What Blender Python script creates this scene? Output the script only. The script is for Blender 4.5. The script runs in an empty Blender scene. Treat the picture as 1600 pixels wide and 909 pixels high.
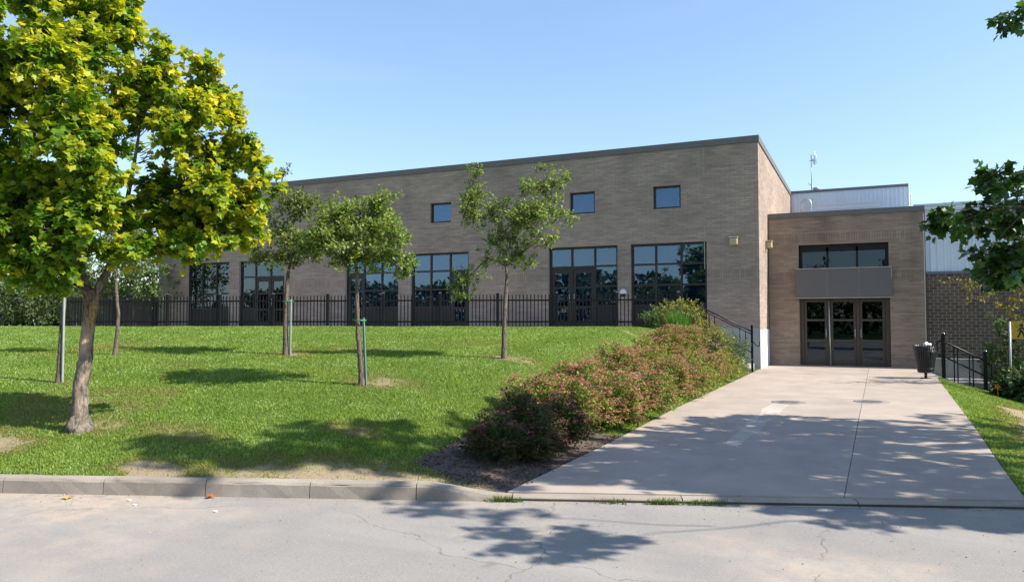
import bpy, bmesh, math, random
import numpy as np
from mathutils import Vector, Matrix
random.seed(7); rng = np.random.default_rng(7)
sc = bpy.context.scene
COL = sc.collection
R = math.radians
# ------------------------------------------------------------ camera, sky, sun, exposure
YAW, PITCH = R(24.974), R(2.2026)
cam = bpy.data.objects.new('camera', bpy.data.cameras.new('camera')); COL.objects.link(cam)
cam.location = (0, 0, 1.6); cam.rotation_euler = (R(90) + PITCH, 0, YAW)
cam.data.sensor_width = 36; cam.data.lens = 36 * 1183 / 1600; cam.data.clip_end = 2500
sc.camera = cam
SUN_EL = R(42)
sx, sy = .990, .135
w = bpy.data.worlds.new('World'); sc.world = w; w.use_nodes = True
nt = w.node_tree; sky = nt.nodes.new('ShaderNodeTexSky'); sky.sky_type = 'NISHITA'; sky.sun_disc = False
sky.sun_elevation = SUN_EL; sky.sun_rotation = math.atan2(sx, sy)
sky.altitude = 100; sky.air_density = 1.25; sky.dust_density = .7; sky.ozone_density = 2.6
bg = nt.nodes['Background']; bg.inputs[1].default_value = .105; gm = nt.nodes.new('ShaderNodeGamma'); gm.inputs[1].default_value = .85; nt.links.new(sky.outputs[0], gm.inputs[0])
vm = nt.nodes.new('ShaderNodeVectorMath'); vm.operation = 'MULTIPLY'; vm.inputs[1].default_value = (1.16, 1.25, 1.38); nt.links.new(gm.outputs[0], vm.inputs[0]); 
tc = nt.nodes.new('ShaderNodeTexCoord'); mp = nt.nodes.new('ShaderNodeMapping'); mp.inputs['Scale'].default_value = (1.6, 1.6, 9.); nt.links.new(tc.outputs['Generated'], mp.inputs[0])
cn = nt.nodes.new('ShaderNodeTexNoise'); cn.inputs['Scale'].default_value = 1.7; cn.inputs['Detail'].default_value = 6.; nt.links.new(mp.outputs[0], cn.inputs[0])
cr = nt.nodes.new('ShaderNodeMapRange'); cr.inputs['From Min'].default_value = .52; cr.inputs['From Max'].default_value = .80; cr.inputs['To Max'].default_value = .12; nt.links.new(cn.outputs[0], cr.inputs[0])
cm = nt.nodes.new('ShaderNodeMix'); cm.data_type = 'RGBA'; cm.inputs[7].default_value = (4.4, 4.5, 4.6, 1); nt.links.new(cr.outputs[0], cm.inputs[0]); nt.links.new(vm.outputs[0], cm.inputs[6]); nt.links.new(cm.outputs[2], bg.inputs[0])   # thin high cloud over the whole sky
sun = bpy.data.objects.new('sun', bpy.data.lights.new('sun', 'SUN')); COL.objects.link(sun)
sun.data.energy = 4.9; sun.data.angle = R(.53); sun.data.color = (1, .93, .83)
sun.rotation_euler = Vector((sx * math.cos(SUN_EL), sy * math.cos(SUN_EL), math.sin(SUN_EL))).to_track_quat('Z', 'Y').to_euler()
sc.view_settings.view_transform = 'Standard'; sc.view_settings.look = 'None'
sc.view_settings.exposure = 1.02; sc.view_settings.gamma = 1

# ------------------------------------------------------------ helpers
def prop(o, label=None, cat=None, group=None, kind=None):
    if label: o['label'] = label
    if cat: o['category'] = cat
    if group: o['group'] = group
    if kind: o['kind'] = kind
    return o
def link(name, data, parent=None, loc=None):
    o = bpy.data.objects.new(name, data); COL.objects.link(o)
    if parent: o.parent = parent
    if loc is not None: o.location = loc
    return o
def empty(name, loc, label, cat, group=None):
    o = link(name, None, None, loc); o.empty_display_size = .2
    return prop(o, label, cat, group)

class MB:
    """collects simple solids; build() links them as one mesh object (coordinates are world unless org is given)"""
    def __init__(s): s.v = []; s.f = []; s.sm = []
    def add(s, vs, fs, smooth=False):
        n = len(s.v); s.v += [tuple(p) for p in vs]; s.f += [tuple(n + i for i in f) for f in fs]; s.sm += [smooth] * len(fs)
    def box(s, x0, x1, y0, y1, z0, z1):
        s.add([(x0,y0,z0),(x1,y0,z0),(x1,y1,z0),(x0,y1,z0),(x0,y0,z1),(x1,y0,z1),(x1,y1,z1),(x0,y1,z1)],
              [(0,3,2,1),(4,5,6,7),(0,1,5,4),(1,2,6,5),(2,3,7,6),(3,0,4,7)])
    def bbox(s, x0, x1, y0, y1, z0, z1, b=.008):
        """box with chamfered edges"""
        bm = bmesh.new(); bmesh.ops.create_cube(bm, size=1)
        for v in bm.verts: v.co = ((x0+x1)/2 + v.co.x*(x1-x0), (y0+y1)/2 + v.co.y*(y1-y0), (z0+z1)/2 + v.co.z*(z1-z0))
        bmesh.ops.bevel(bm, geom=bm.edges[:], offset=b, segments=1, affect='EDGES')
        s.add([v.co[:] for v in bm.verts], [[v.index for v in f.verts] for f in bm.faces]); bm.free()
    def prism(s, poly, z0, z1):
        n = len(poly)
        zt = z1 if hasattr(z1, '__len__') else [z1]*n; zb = z0 if hasattr(z0, '__len__') else [z0]*n
        s.add([(p[0],p[1],zb[i]) for i,p in enumerate(poly)] + [(p[0],p[1],zt[i]) for i,p in enumerate(poly)],
              [tuple(range(n-1,-1,-1)), tuple(range(n, 2*n))] + [(i,(i+1)%n,n+(i+1)%n,n+i) for i in range(n)])
    def bar(s, a, b, wd, ht, up=(0,0,1)):
        a = Vector(a); b = Vector(b); d = (b-a).normalized(); u = Vector(up)
        if abs(d.dot(u)) > .99: u = Vector((0,1,0))
        r = d.cross(u).normalized(); u = r.cross(d)
        q = [r*(-wd/2)+u*(-ht/2), r*(wd/2)+u*(-ht/2), r*(wd/2)+u*(ht/2), r*(-wd/2)+u*(ht/2)]
        s.add([a+k for k in q]+[b+k for k in q], [(3,2,1,0),(4,5,6,7),(0,1,5,4),(1,2,6,5),(2,3,7,6),(3,0,4,7)])
    def tube(s, pts, rad, n=8, cap=True):
        pts = [Vector(p) for p in pts]; m = len(pts)
        rr = rad if hasattr(rad, '__len__') else [rad]*m
        vs = []; ref = Vector((.31,.87,.2)).normalized(); prev = None
        for i, p in enumerate(pts):
            d = (pts[min(i+1,m-1)] - pts[max(i-1,0)]).normalized()
            if prev is None:
                r = d.cross(ref)
                if r.length < .1: r = d.cross(Vector((1,0,0)))
            else: r = prev - d*prev.dot(d)
            r.normalize(); prev = r; u = d.cross(r)
            for k in range(n):
                t = 2*math.pi*k/n; vs.append(p + (r*math.cos(t)+u*math.sin(t))*rr[i])
        fs = [(i*n+k, i*n+(k+1)%n, (i+1)*n+(k+1)%n, (i+1)*n+k) for i in range(m-1) for k in range(n)]
        if cap: fs += [tuple(range(n-1,-1,-1)), tuple(range((m-1)*n, m*n))]
        s.add(vs, fs, n > 4)
    def lathe(s, prof, cx, cy, n=20):
        m = len(prof)
        vs = [(cx+r*math.cos(2*math.pi*k/n), cy+r*math.sin(2*math.pi*k/n), z) for r, z in prof for k in range(n)]
        fs = [(i*n+k, i*n+(k+1)%n, (i+1)*n+(k+1)%n, (i+1)*n+k) for i in range(m-1) for k in range(n)]
        fs += [tuple(range(n-1,-1,-1)), tuple(range((m-1)*n, m*n))]
        s.add(vs, fs, True)
    def build(s, name, mat, parent=None, label=None, cat=None, group=None, kind=None, org=None):
        if org is None: org = Vector(parent.matrix_world.translation) if False else (wloc(parent) if parent else Vector((0,0,0)))
        org = Vector(org)
        me = bpy.data.meshes.new(name); me.from_pydata([tuple(Vector(p)-org) for p in s.v], [], s.f)
        me.polygons.foreach_set('use_smooth', s.sm); me.materials.append(mat); me.update()
        o = link(name, me, parent)
        if not parent: o.location = org
        return prop(o, label, cat, group, kind)
def wloc(o):
    p = Vector((0,0,0))
    while o is not None: p = p + Vector(o.location); o = o.parent
    return p
def mesh_np(name, V, F, mat, parent=None, smooth=False, tone=None):
    """V (n,3) float, F (m,k) int -> mesh object (k=3 or 4); tone: (n,3) colours"""
    me = bpy.data.meshes.new(name); n = len(V); m, k = F.shape
    me.vertices.add(n); me.vertices.foreach_set('co', np.ascontiguousarray(V, dtype=np.float32).ravel())
    me.loops.add(m*k); me.loops.foreach_set('vertex_index', np.ascontiguousarray(F, dtype=np.int32).ravel())
    me.polygons.add(m); me.polygons.foreach_set('loop_start', np.arange(0, m*k, k, dtype=np.int32))
    me.polygons.foreach_set('use_smooth', np.full(m, bool(smooth)))
    me.update(calc_edges=True)
    if tone is not None:
        a = me.color_attributes.new('tone', 'FLOAT_COLOR', 'POINT')
        c = np.ones((n, 4), dtype=np.float32); c[:, :tone.shape[1]] = tone; a.data.foreach_set('color', c.ravel())
    me.materials.append(mat)
    return link(name, me, parent)
def vnoise(x, y, seed=0):
    """smooth value noise in numpy, 0..1"""
    x = np.asarray(x, float); y = np.asarray(y, float)
    xi = np.floor(x).astype(np.int64); yi = np.floor(y).astype(np.int64); fx = x-xi; fy = y-yi
    fx = fx*fx*(3-2*fx); fy = fy*fy*(3-2*fy)
    def h(a, b):
        q = (a*374761393 + b*668265263 + seed*982451653) & 0xffffffff
        q = ((q ^ (q >> 13))*1274126177) & 0xffffffff
        return ((q ^ (q >> 16)) & 0xffff)/65535.
    return (h(xi,yi)*(1-fx)+h(xi+1,yi)*fx)*(1-fy) + (h(xi,yi+1)*(1-fx)+h(xi+1,yi+1)*fx)*fy
def fbm(x, y, seed=0, o=4):
    t = 0; a = .5; s = 0
    for i in range(o): t = t + a*vnoise(x*2**i, y*2**i, seed+i); s += a; a *= .5
    return t/s
def sstep(a, b, x): t = np.clip((x-a)/(b-a), 0, 1); return t*t*(3-2*t)

# ------------------------------------------------------------ materials
class NT:
    def __init__(s, name):
        s.m = bpy.data.materials.new(name); s.m.use_nodes = True; s.t = s.m.node_tree
        s.b = s.t.nodes['Principled BSDF']; s.out = s.t.nodes['Material Output']
    def n(s, typ, ins=None, **kw):
        nd = s.t.nodes.new('ShaderNode'+typ)
        for k, v in kw.items(): setattr(nd, k, v)
        if ins:
            for k, v in ins.items(): s.set(nd.inputs[k], v)
        return nd
    def set(s, sock, v):
        if isinstance(v, bpy.types.NodeSocket): s.t.links.new(v, sock)
        elif isinstance(v, bpy.types.Node): s.t.links.new(v.outputs[0], sock)
        elif hasattr(v, '__len__') and len(v) == 3 and sock.type == 'RGBA': sock.default_value = (*v, 1)
        else: sock.default_value = v
    def mix(s, f, a, b, mode='MIX'):
        nd = s.t.nodes.new('ShaderNodeMix'); nd.data_type = 'RGBA'; nd.blend_type = mode
        s.set(nd.inputs[0], f); s.set(nd.inputs[6], a); s.set(nd.inputs[7], b); return nd.outputs[2]
    def math(s, op, a, b=0., c=None):
        nd = s.n('Math', operation=op); s.set(nd.inputs[0], a); s.set(nd.inputs[1], b)
        if c is not None: s.set(nd.inputs[2], c)
        return nd.outputs[0]
    def noise(s, scale, detail=4, rough=.6, vec=None, stretch=None):
        if vec is None: vec = s.n('NewGeometry').outputs['Position']
        if stretch: vec = s.n('Mapping', {'Vector': vec, 'Scale': stretch}).outputs[0]
        return s.n('TexNoise', {'Vector': vec, 'Scale': scale, 'Detail': detail, 'Roughness': rough}).outputs[0]
    def ramp(s, f, lo, hi, a=0., b=1.):
        return s.n('MapRange', {'Value': f, 'From Min': lo, 'From Max': hi, 'To Min': a, 'To Max': b}).outputs[0]
    def bump(s, h, strength=.3, dist=.01):
        s.set(s.b.inputs['Normal'], s.n('Bump', {'Height': h, 'Strength': strength, 'Distance': dist}).outputs[0])
    def P(s, **kw):
        for k, v in kw.items(): s.set(s.b.inputs[k.replace('_', ' ')], v)
        return s.m
def plain(name, col, rough=.6, metal=0., var=.12, scale=6., spec=.5):
    t = NT(name); n = t.noise(scale, 5)
    c = t.mix(t.ramp(n, .3, .7), tuple(x*(1-var) for x in col), tuple(min(1, x*(1+var)) for x in col))
    t.bump(t.noise(scale*8, 3), .12, .004)
    return t.P(Base_Color=c, Roughness=t.ramp(n, .3, .7, rough*.85, min(1, rough*1.15)), Metallic=metal, Specular_IOR_Level=spec)
def attr_leaf(name, trans=.35, rough=.5, spec=.4, varc=None):
    t = NT(name); a = t.n('Attribute', attribute_name='tone').outputs['Color']
    t.P(Base_Color=a, Roughness=rough, Specular_IOR_Level=spec)
    tr = t.n('BsdfTranslucent', {'Color': t.mix(.6, a, t.mix(1., a, (1.5, 1.35, .5), 'MULTIPLY'))})
    mx = t.n('MixShader', {0: trans, 1: t.b.outputs[0], 2: tr.outputs[0]})
    t.t.links.new(mx.outputs[0], t.out.inputs[0]); return t.m
def brick_mat(name, c1, c2, mortar, L, H, mort=.005, blotch=.25, streak=.25, grime=None, soldier=None):
    t = NT(name); pos = t.n('SeparateXYZ', {0: t.n('NewGeometry').outputs['Position']})
    u = t.math('ADD', pos.outputs[0], pos.outputs[1]); z = pos.outputs[2]
    v = t.n('CombineXYZ', {0: u, 1: z, 2: 0.}).outputs[0]
    br = t.n('TexBrick', {'Vector': v, 'Color1': c1, 'Color2': c2, 'Mortar': mortar, 'Scale': 1., 'Mortar Size': mort,
                          'Mortar Smooth': .3, 'Bias': 0., 'Brick Width': L, 'Row Height': H}, offset=.5, offset_frequency=2)
    col = br.outputs['Color']
    if soldier:
        for (z0, z1) in soldier:
            b2 = t.n('TexBrick', {'Vector': v, 'Color1': c1, 'Color2': c2, 'Mortar': tuple(.55*x for x in mortar), 'Scale': 1., 'Mortar Size': .006,
                                  'Mortar Smooth': .3, 'Bias': 0., 'Brick Width': H, 'Row Height': 5.}, offset=0.)
            m = t.math('MULTIPLY', t.math('GREATER_THAN', z, z0), t.math('LESS_THAN', z, z1))
            col = t.mix(m, col, b2.outputs['Color'])
    s1 = t.noise(1., 5, .65, v, (1.4, 11., 1.))
    col = t.mix(streak, col, t.mix(t.ramp(s1, .3, .72), (.25, .25, .25), (1., 1., 1.)), 'OVERLAY')
    s2 = t.noise(.55, 5, .6, v, (1., 1.5, 1.))
    col = t.mix(blotch, col, t.mix(t.ramp(s2, .32, .68), (.2, .2, .21), (.85, .83, .8)), 'OVERLAY')
    if grime:
        for (u0, wd, z1, ln, k) in grime:   # run-off stains below the coping, at u0 (metres along the wall)
            a = t.math('ABSOLUTE', t.math('SUBTRACT', u, u0)); nn = t.noise(3., 4, .6, v, (3., .5, 1.))
            ma = t.ramp(t.math('ADD', a, t.math('MULTIPLY', nn, wd)), wd*1.4, wd*.5)
            mz = t.ramp(z, z1-ln, z1)
            col = t.mix(t.math('MULTIPLY', t.math('MULTIPLY', ma, mz), k), col, (.07, .06, .055))
    fine = t.noise(60., 3)
    t.bump(t.math('ADD', fine, t.math('MULTIPLY', br.outputs['Fac'], -1.)), .35, .006)
    return t.P(Base_Color=col, Roughness=.9, Specular_IOR_Level=.2)

BL, BH = .30, .075          # long tan bricks
JOINTS = [3.225, 2.925, 2.55, 2.175, 1.8, 1.425, 1.05, .675]
M = {}
M['tan'] = brick_mat('tan_brick', (.272, .215, .175), (.335, .268, .222), (.287, .23, .188), BL, BH, soldier=[(2.94, 3.21)], grime=[(x_+24.5, w_, 7.2, l_, k_) for x_, w_, l_, k_ in [(-24.9, .5, 2.2, .28), (-19.6, .8, 1.6, .22), (-15.9, .4, 2.6, .28), (-11.9, .7, 1.8, .25), (-7.2, .45, 2.4, .28), (-4.4, .35, 1.5, .25)]])
M['tan2'] = brick_mat('tan_brick_entrance', (.225, .170, .130), (.29, .222, .168), (.24, .186, .142), BL, BH, soldier=[(2.94, 3.21), (4.2, 4.47)],
                      grime=[(25.75, .45, 5.1, 2.0, .6), (28.35, .35, 5.2, 4., .4)])
M['core'] = plain('mortar', (.28, .24, .195), .95)
DBL, DBH = .225, .098
M['dark'] = brick_mat('brown_brick', (.085, .058, .045), (.13, .09, .07), (.30, .27, .24), DBL, DBH, mort=.006, blotch=.15, streak=.1)
M['dcore'] = plain('pale_mortar', (.33, .30, .27), .95)
M['coping'] = plain('coping_metal', (.13, .12, .115), .5, .2)
M['frame'] = plain('bronze_frame', (.028, .022, .020), .45, .2)
M['eframe'] = plain('entrance_frame', (.055, .043, .031), .45, .2)
M['spandrel'] = plain('spandrel', (.016, .013, .012), .6)
M['blind'] = plain('blind_fabric', (.055, .085, .12), .9, var=.05)
M['canopy'] = plain('canopy_metal', (.115, .108, .105), .55, .1, var=.05, scale=1.5)
M['black'] = plain('black_paint', (.006, .006, .007), .45, .0, spec=.3)
M['cap'] = plain('cap_metal', (.25, .25, .25), .18, .8)
M['lid'] = plain('iron_lid', (.22, .19, .17), .75, .1)
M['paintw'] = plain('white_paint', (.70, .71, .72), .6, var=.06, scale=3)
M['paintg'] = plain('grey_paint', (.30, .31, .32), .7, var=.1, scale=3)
M['metalw'] = plain('pale_metal_cladding', (.60, .66, .73), .45, .1, var=.05, scale=1.)
M['lead'] = plain('blue_grey_flashing', (.11, .13, .18), .5)
M['light'] = plain('lamp_plastic', (.42, .35, .20), .4, var=.1)
M['lightbox'] = plain('lamp_body', (.38, .32, .22), .5)
M['galv'] = plain('galvanised', (.45, .48, .48), .45, .6)
M['conc'] = plain('old_concrete', (.30, .28, .25), .9, var=.2, scale=3)
M['dark_in'] = plain('dim_interior', (.10, .095, .09), .8)
M['bin'] = plain('bin_paint', (.018, .018, .02), .4)
M['paper'] = plain('paper', (.75, .75, .74), .7)
M['sign'] = plain('yellow_sign', (.55, .33, .03), .5, var=.04)
M['red'] = plain('red_seat', (.35, .02, .02), .5)
M['ink'] = plain('sign_ink', (.02, .02, .02), .5)
M['green'] = plain('green_tie', (.02, .22, .12), .6)
M['leafg'] = attr_leaf('leaf', .5)
M['leafs'] = attr_leaf('shrub_leaf', .3, .6, .3)
M['leafd'] = attr_leaf('glossy_leaf', .25, .35, .6)
M['blade'] = attr_leaf('grass_blade', .45, .6, .25)
M['petal'] = attr_leaf('flower_head', .25, .8, .1)
def glass(name, tint, refl, trans):
    t = NT(name); t.t.nodes.remove(t.b)
    fr = t.n('Fresnel', {'IOR': 1.5}); k = t.math('MULTIPLY_ADD', fr.outputs[0], 1.6, refl)
    wob = t.n('Bump', {'Height': t.noise(1.3, 2), 'Strength': .05, 'Distance': .01})
    g = t.n('BsdfGlossy', {'Color': (.62, .80, 1.), 'Roughness': .015, 'Normal': wob.outputs[0]})
    tr = t.n('BsdfTransparent', {'Color': tint})
    mx = t.n('MixShader', {0: k, 1: tr.outputs[0], 2: g.outputs[0]}); t.t.links.new(mx.outputs[0], t.out.inputs[0]); return t.m
M['glass'] = glass('window_glass', (.45, .62, .80), .06, 1)
M['eglass'] = glass('door_glass', (.30, .33, .36), .0, 1)
def bark_mat(name, a, b, scale=14., attr=False):
    t = NT(name); oc = t.n('TexCoord').outputs['Object']
    n1 = t.noise(scale, 6, .7, oc, (1., 1., .28)); n2 = t.noise(scale*.25, 3, .6, oc)
    c = t.mix(t.ramp(n1, .34, .66), a, b); c = t.mix(t.ramp(n2, .5, .75, 0., .45), c, tuple(x*1.5 for x in b))
    if attr:
        at = t.n('Attribute', attribute_name='tone'); c = t.mix(at.outputs['Fac'] if False else t.n('SeparateColor', {0: at.outputs['Color']}).outputs[0], c, (.52, .37, .28))
        c = t.mix(t.math('MULTIPLY', t.n('SeparateColor', {0: at.outputs['Color']}).outputs[1], t.ramp(n1, .35, .6)), c, (.42, .25, .05))
    t.bump(n1, 1., .035); return t.P(Base_Color=c, Roughness=.95, Specular_IOR_Level=.15)
M['bark'] = bark_mat('maple_bark', (.035, .028, .022), (.30, .25, .205), 30., True)
M['bark2'] = bark_mat('young_bark', (.06, .05, .042), (.21, .17, .14), 40.)
M['twig'] = bark_mat('twig_bark', (.05, .04, .03), (.13, .10, .08), 40.)

def asphalt():
    t = NT('asphalt'); f = t.noise(160., 3, .7); m = t.noise(1.1, 5, .6); b = t.noise(.35, 4, .6)
    c = t.mix(t.ramp(f, .35, .65), (.15, .142, .132), (.31, .295, .275)); g2_ = t.noise(38., 3, .8); c = t.mix(t.ramp(g2_, .42, .68, 0., .35), c, (.36, .34, .31)); c = t.mix(t.ramp(t.noise(75., 2, .6), .62, .70, 0., .5), c, (.09, .085, .08))
    c = t.mix(t.ramp(m, .35, .7, 0., .35), c, (.15, .15, .15))
    # drifted sand
    sand = t.math('MULTIPLY', t.ramp(b, .46, .62), t.ramp(t.noise(5., 6, .75), .3, .6))
    c = t.mix(t.math('MULTIPLY', sand, .75), c, (.43, .34, .26))
    vor = t.n('TexVoronoi', {'Vector': t.n('VectorMath', {0: t.n('NewGeometry').outputs['Position'], 1: t.n('Vector' 'Math', {0: t.n('TexNoise', {'Scale': 2.2, 'Detail': 5., 'Vector': t.n('NewGeometry').outputs['Position']}).outputs['Color'], 1: (.55, .55, .55)}, operation='MULTIPLY').outputs[0]}, operation='ADD').outputs[0], 'Scale': .33}, feature='DISTANCE_TO_EDGE')
    crack = t.math('MULTIPLY', t.ramp(vor.outputs['Distance'], .0, .0035, 1., 0.), t.ramp(t.noise(.8, 3, .6), .40, .52))
    c = t.mix(t.math('MULTIPLY', crack, .6), c, (.07, .065, .06))
    wear = t.noise(.9, 4, .55, None, (.25, 1.6, 1.)); c = t.mix(t.ramp(wear, .52, .72, 0., .22), c, (.40, .37, .33))
    oil = t.ramp(t.noise(1.9, 3, .5), .70, .76); c = t.mix(t.math('MULTIPLY', oil, .4), c, (.08, .075, .07))
    t.bump(t.math('SUBTRACT', f, crack), .5, .004)
    return t.P(Base_Color=c, Roughness=.92, Specular_IOR_Level=.25)
M['asphalt'] = asphalt()
def concrete(name, a, b, fine=.15):
    t = NT(name); m = t.noise(1.3, 6, .65); f = t.noise(120., 3, .7); s = t.noise(2.5, 5, .6, None, (1., .25, 1.))
    oi = t.n('ObjectInfo').outputs['Random']
    c = t.mix(t.ramp(m, .32, .68), a, b); c = t.mix(t.ramp(s, .55, .75, 0., .35), c, tuple(x*.72 for x in a))
    c = t.mix(t.ramp(f, .35, .65, 0., fine), c, tuple(x*.5 for x in a))
    c = t.mix(.10, c, t.mix(oi, (.2, .2, .2), (.8, .8, .8)), 'OVERLAY')
    sp = t.ramp(t.noise(9., 2, .5), .72, .76); c = t.mix(t.math('MULTIPLY', sp, .35), c, (.12, .11, .10))
    t.bump(f, .3, .003); return t.P(Base_Color=c, Roughness=.88, Specular_IOR_Level=.3)
M['slab'] = concrete('path_concrete', (.30, .25, .208), (.385, .325, .272))
M['patch'] = concrete('patch_concrete', (.33, .285, .245), (.44, .395, .35), .12)
M['kerb'] = concrete('kerb_concrete', (.25, .215, .175), (.38, .33, .275), .5)
def soil():
    t = NT('lawn_soil'); a = t.n('SeparateColor', {0: t.n('Attribute', attribute_name='tone').outputs['Color']})
    n = t.noise(5., 6, .7); f = t.noise(55., 4, .7)
    g = t.mix(t.ramp(n, .3, .7), (.10, .16, .03), (.16, .21, .045)); g = t.mix(t.ramp(f, .35, .65), tuple(x*.6 for x in (.06, .10, .015)), g)
    d = t.mix(t.ramp(f, .3, .7), (.21, .16, .10), (.335, .265, .175))
    mu = t.mix(t.ramp(t.noise(70., 4, .8), .35, .65), (.045, .032, .026), (.20, .155, .13))
    dm = t.ramp(t.math('ADD', a.outputs[0], t.math('MULTIPLY', t.math('SUBTRACT', t.noise(7., 6, .75), .5), 1.5)), .40, .85)
    mm = t.ramp(t.math('ADD', a.outputs[1], t.math('MULTIPLY', t.math('SUBTRACT', n, .5), .7)), .35, .6)
    c = t.mix(mm, t.mix(dm, g, d), mu)
    t.bump(f, .7, .02); return t.P(Base_Color=c, Roughness=.95, Specular_IOR_Level=.15)
M['soil'] = soil()
M['field'] = plain('field', (.08, .13, .03), .95, var=.3, scale=.4)

# ------------------------------------------------------------ terrain
KY = lambda x: 4.42 + .3822*(x + 7.29)          # kerb line (bottom of the kerb face) in plan
PATH_L = -2.95
pathR = lambda y: 1.0 + .03*y
def zp(y): return .055+.045*np.clip((np.asarray(y, float)-9.3)/3.3, 0, 1)      # walkway level
def dist(x, y): return -.357*(x+7.29) + .934*(y-4.42)
def lawn_z(x, y):
    x = np.asarray(x, float); y = np.asarray(y, float); d = dist(x, y)
    t = np.clip((d-.1)/12.6, 0, 1); z = .135 + 1.285*(1-(1-t)**1.6)
    z = z - np.clip(d-12.8, 0, 4.5)*.04
    z = z - .012*np.clip(-x-24, 0, 15)
    z = z + .035*(fbm(x*.5, y*.5, 3)-.5)*np.clip(d/3, 0, 1)
    k = sstep(0, 2.4, -3.0-x)
    return (zp(y)-.012)*(1-k) + z*k
def right_z(x, y):
    x = np.asarray(x, float); y = np.asarray(y, float)
    return zp(y)-.01 - np.clip(x-pathR(y), 0, 5)*.10*(.4+sstep(8, 22, y)*2.2) + .03*(fbm(x*.7, y*.7, 9)-.5)
def dirt_mask(x, y):
    d = dist(x, y); nz = fbm(x*.9, y*.9, 21); 
    m = .80*sstep(1.35, .2, d)*sstep(-7.0, -4.6, x)*(.55+.9*nz)
    m = np.maximum(m, .8*sstep(.62, .35, d)*nz*1.3*sstep(-8, -5, x))
    for (cx, cy, rx, ry, k) in [(-8.6,5.05,.75,.45,.9),(-6.25,5.15,.55,.28,.95),(-8.0,5.95,.6,.4,.6),(-7.0,6.1,.8,.35,.55),(-6.25,9.1,.75,.5,.62),(-5.4,11.6,.8,.4,.5),
                                (-9.2,10.5,.7,.4,.5),(-5.2,7.0,.5,.25,.6),(-4.5,13.5,.5,1.4,.5),(-10.6,7.3,.5,.3,.5),(-4.6,10.5,.35,1.5,.45),(-4.9,17.4,.7,.25,.6),(-10.,8.9,.8,.3,.35)]:
        q = np.sqrt(((x-cx)/rx)**2 + ((y-cy)/ry)**2); m = np.maximum(m, k*np.clip(1.35-q, 0, 1)*(.45+nz*1.1))
    m = np.maximum(m, .42*sstep(.52, .75, fbm(x*.45+7, y*.45, 33)))
    return m
def mulch_mask(x, y): return np.where(y > 6, sstep(-4.35+.25*(fbm(y*1.3, x*0, 5)-.5), -4.1, x)*sstep(5.95, 6.5, y+.3*(x+3))*(1-.9*sstep(9.2, 10.5, y)*sstep(-3.5, -3.2, x)), 0.)
def right_dirt(x, y):
    nz = fbm(x*1.1, y*1.1, 44)
    m = np.clip(1.2-np.abs((x-(pathR(y)+.85+.03*(y-8)))/.75), 0, 1)*sstep(20, 17, y)*(.35+1.0*nz)
    return np.maximum(m, .8*sstep(9, 6.5, y)*nz)
def sheet(name, X, Y, zf, mf, mat, **kw):
    """X,Y 2-d arrays of grid positions"""
    Z = zf(X, Y); V = np.stack([X, Y, Z], -1).reshape(-1, 3); a, b = X.shape
    i = np.arange(a*b).reshape(a, b); F = np.stack([i[:-1,:-1], i[1:,:-1], i[1:,1:], i[:-1,1:]], -1).reshape(-1, 4)
    o = mesh_np(name, V, F, mat, None, True, mf(X, Y).reshape(-1, 2)); return prop(o, kind='structure', **kw)
xa = np.concatenate([-np.geomspace(150, 20, 26), np.arange(-19.9, -3.0, .1), [PATH_L-.03]])
da = np.concatenate([np.arange(.13, 17, .1), np.geomspace(17.2, 190, 40)])
XX, DD = np.meshgrid(xa, da, indexing='ij'); YY = KY(XX) + DD/.934
lawn = sheet('lawn', XX, YY, lawn_z, lambda x, y: np.stack([dirt_mask(x, y), mulch_mask(x, y)], -1), M['soil'])
ya = np.concatenate([np.arange(0, 15, .12), np.geomspace(15, 60, 50)]); ta = np.concatenate([[.012], np.arange(.1, 5, .12), np.geomspace(5.2, 60, 16)])
TT, YR = np.meshgrid(ta, ya, indexing='ij'); XR = pathR(np.maximum(YR, KY(TT))) + TT; YR2 = KY(XR)+.2/.934+YR; XR = pathR(YR2)+TT
sheet('grass_verge', XR, YR2, right_z, lambda x, y: np.stack([right_dirt(x, y), x*0], -1), M['soil'])
g = MB(); g.box(-900, 900, -900, 900, -1.2, -.9); g.build('ground', M['field'], kind='structure')
g = MB(); g.prism([(-120, KY(-120)), (-120, KY(-120)-16), (120, KY(120)-16), (120, KY(120))], -.3, 0.0); g.build('road', M['asphalt'], kind='structure')
g = MB(); g.prism([(-120, KY(-120)-16), (-120, KY(-120)-90), (120, KY(120)-90), (120, KY(120)-16)], -.3, .05); g.build('far_verge', M['field'], kind='structure')

# path: bed, slabs, low kerb
g = MB(); g.prism([(PATH_L, KY(PATH_L)+.13), (pathR(7.8), KY(pathR(7.8))+.13), (1.72, 24), (1.72, 27.6), (PATH_L, 27.6)], -.1, [.036, .036, .085, .085, .085])
path = g.build('path', M['conc'], kind='structure')
jx = lambda y: -.30 + .015*y
ys = [None, 9.3, 12.6, 15.9, 19.2, 22.5, 27.4]
for i in range(len(ys)-1):
    for s in (0, 1):
        y1 = ys[i+1]-.003
        def yb(x): return KY(x)+.16 if ys[i] is None else ys[i]+.003
        if s == 0: q = [(PATH_L, yb(PATH_L)), (jx(yb(0))-.004, yb(jx(7))), (jx(y1)-.004, y1), (PATH_L, y1)]
        else: q = [(jx(yb(0))+.004, yb(jx(7))), (pathR(yb(1.2)), yb(1.25)), (min(pathR(y1), 1.70), y1), (jx(y1)+.004, y1)]
        g = MB(); g.prism(q, .0, [zp(p[1] if ys[i] is not None or p[1] > 9 else 7) for p in q]); g.build('slab', M['slab'], path)
g = MB(); a = []
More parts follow.
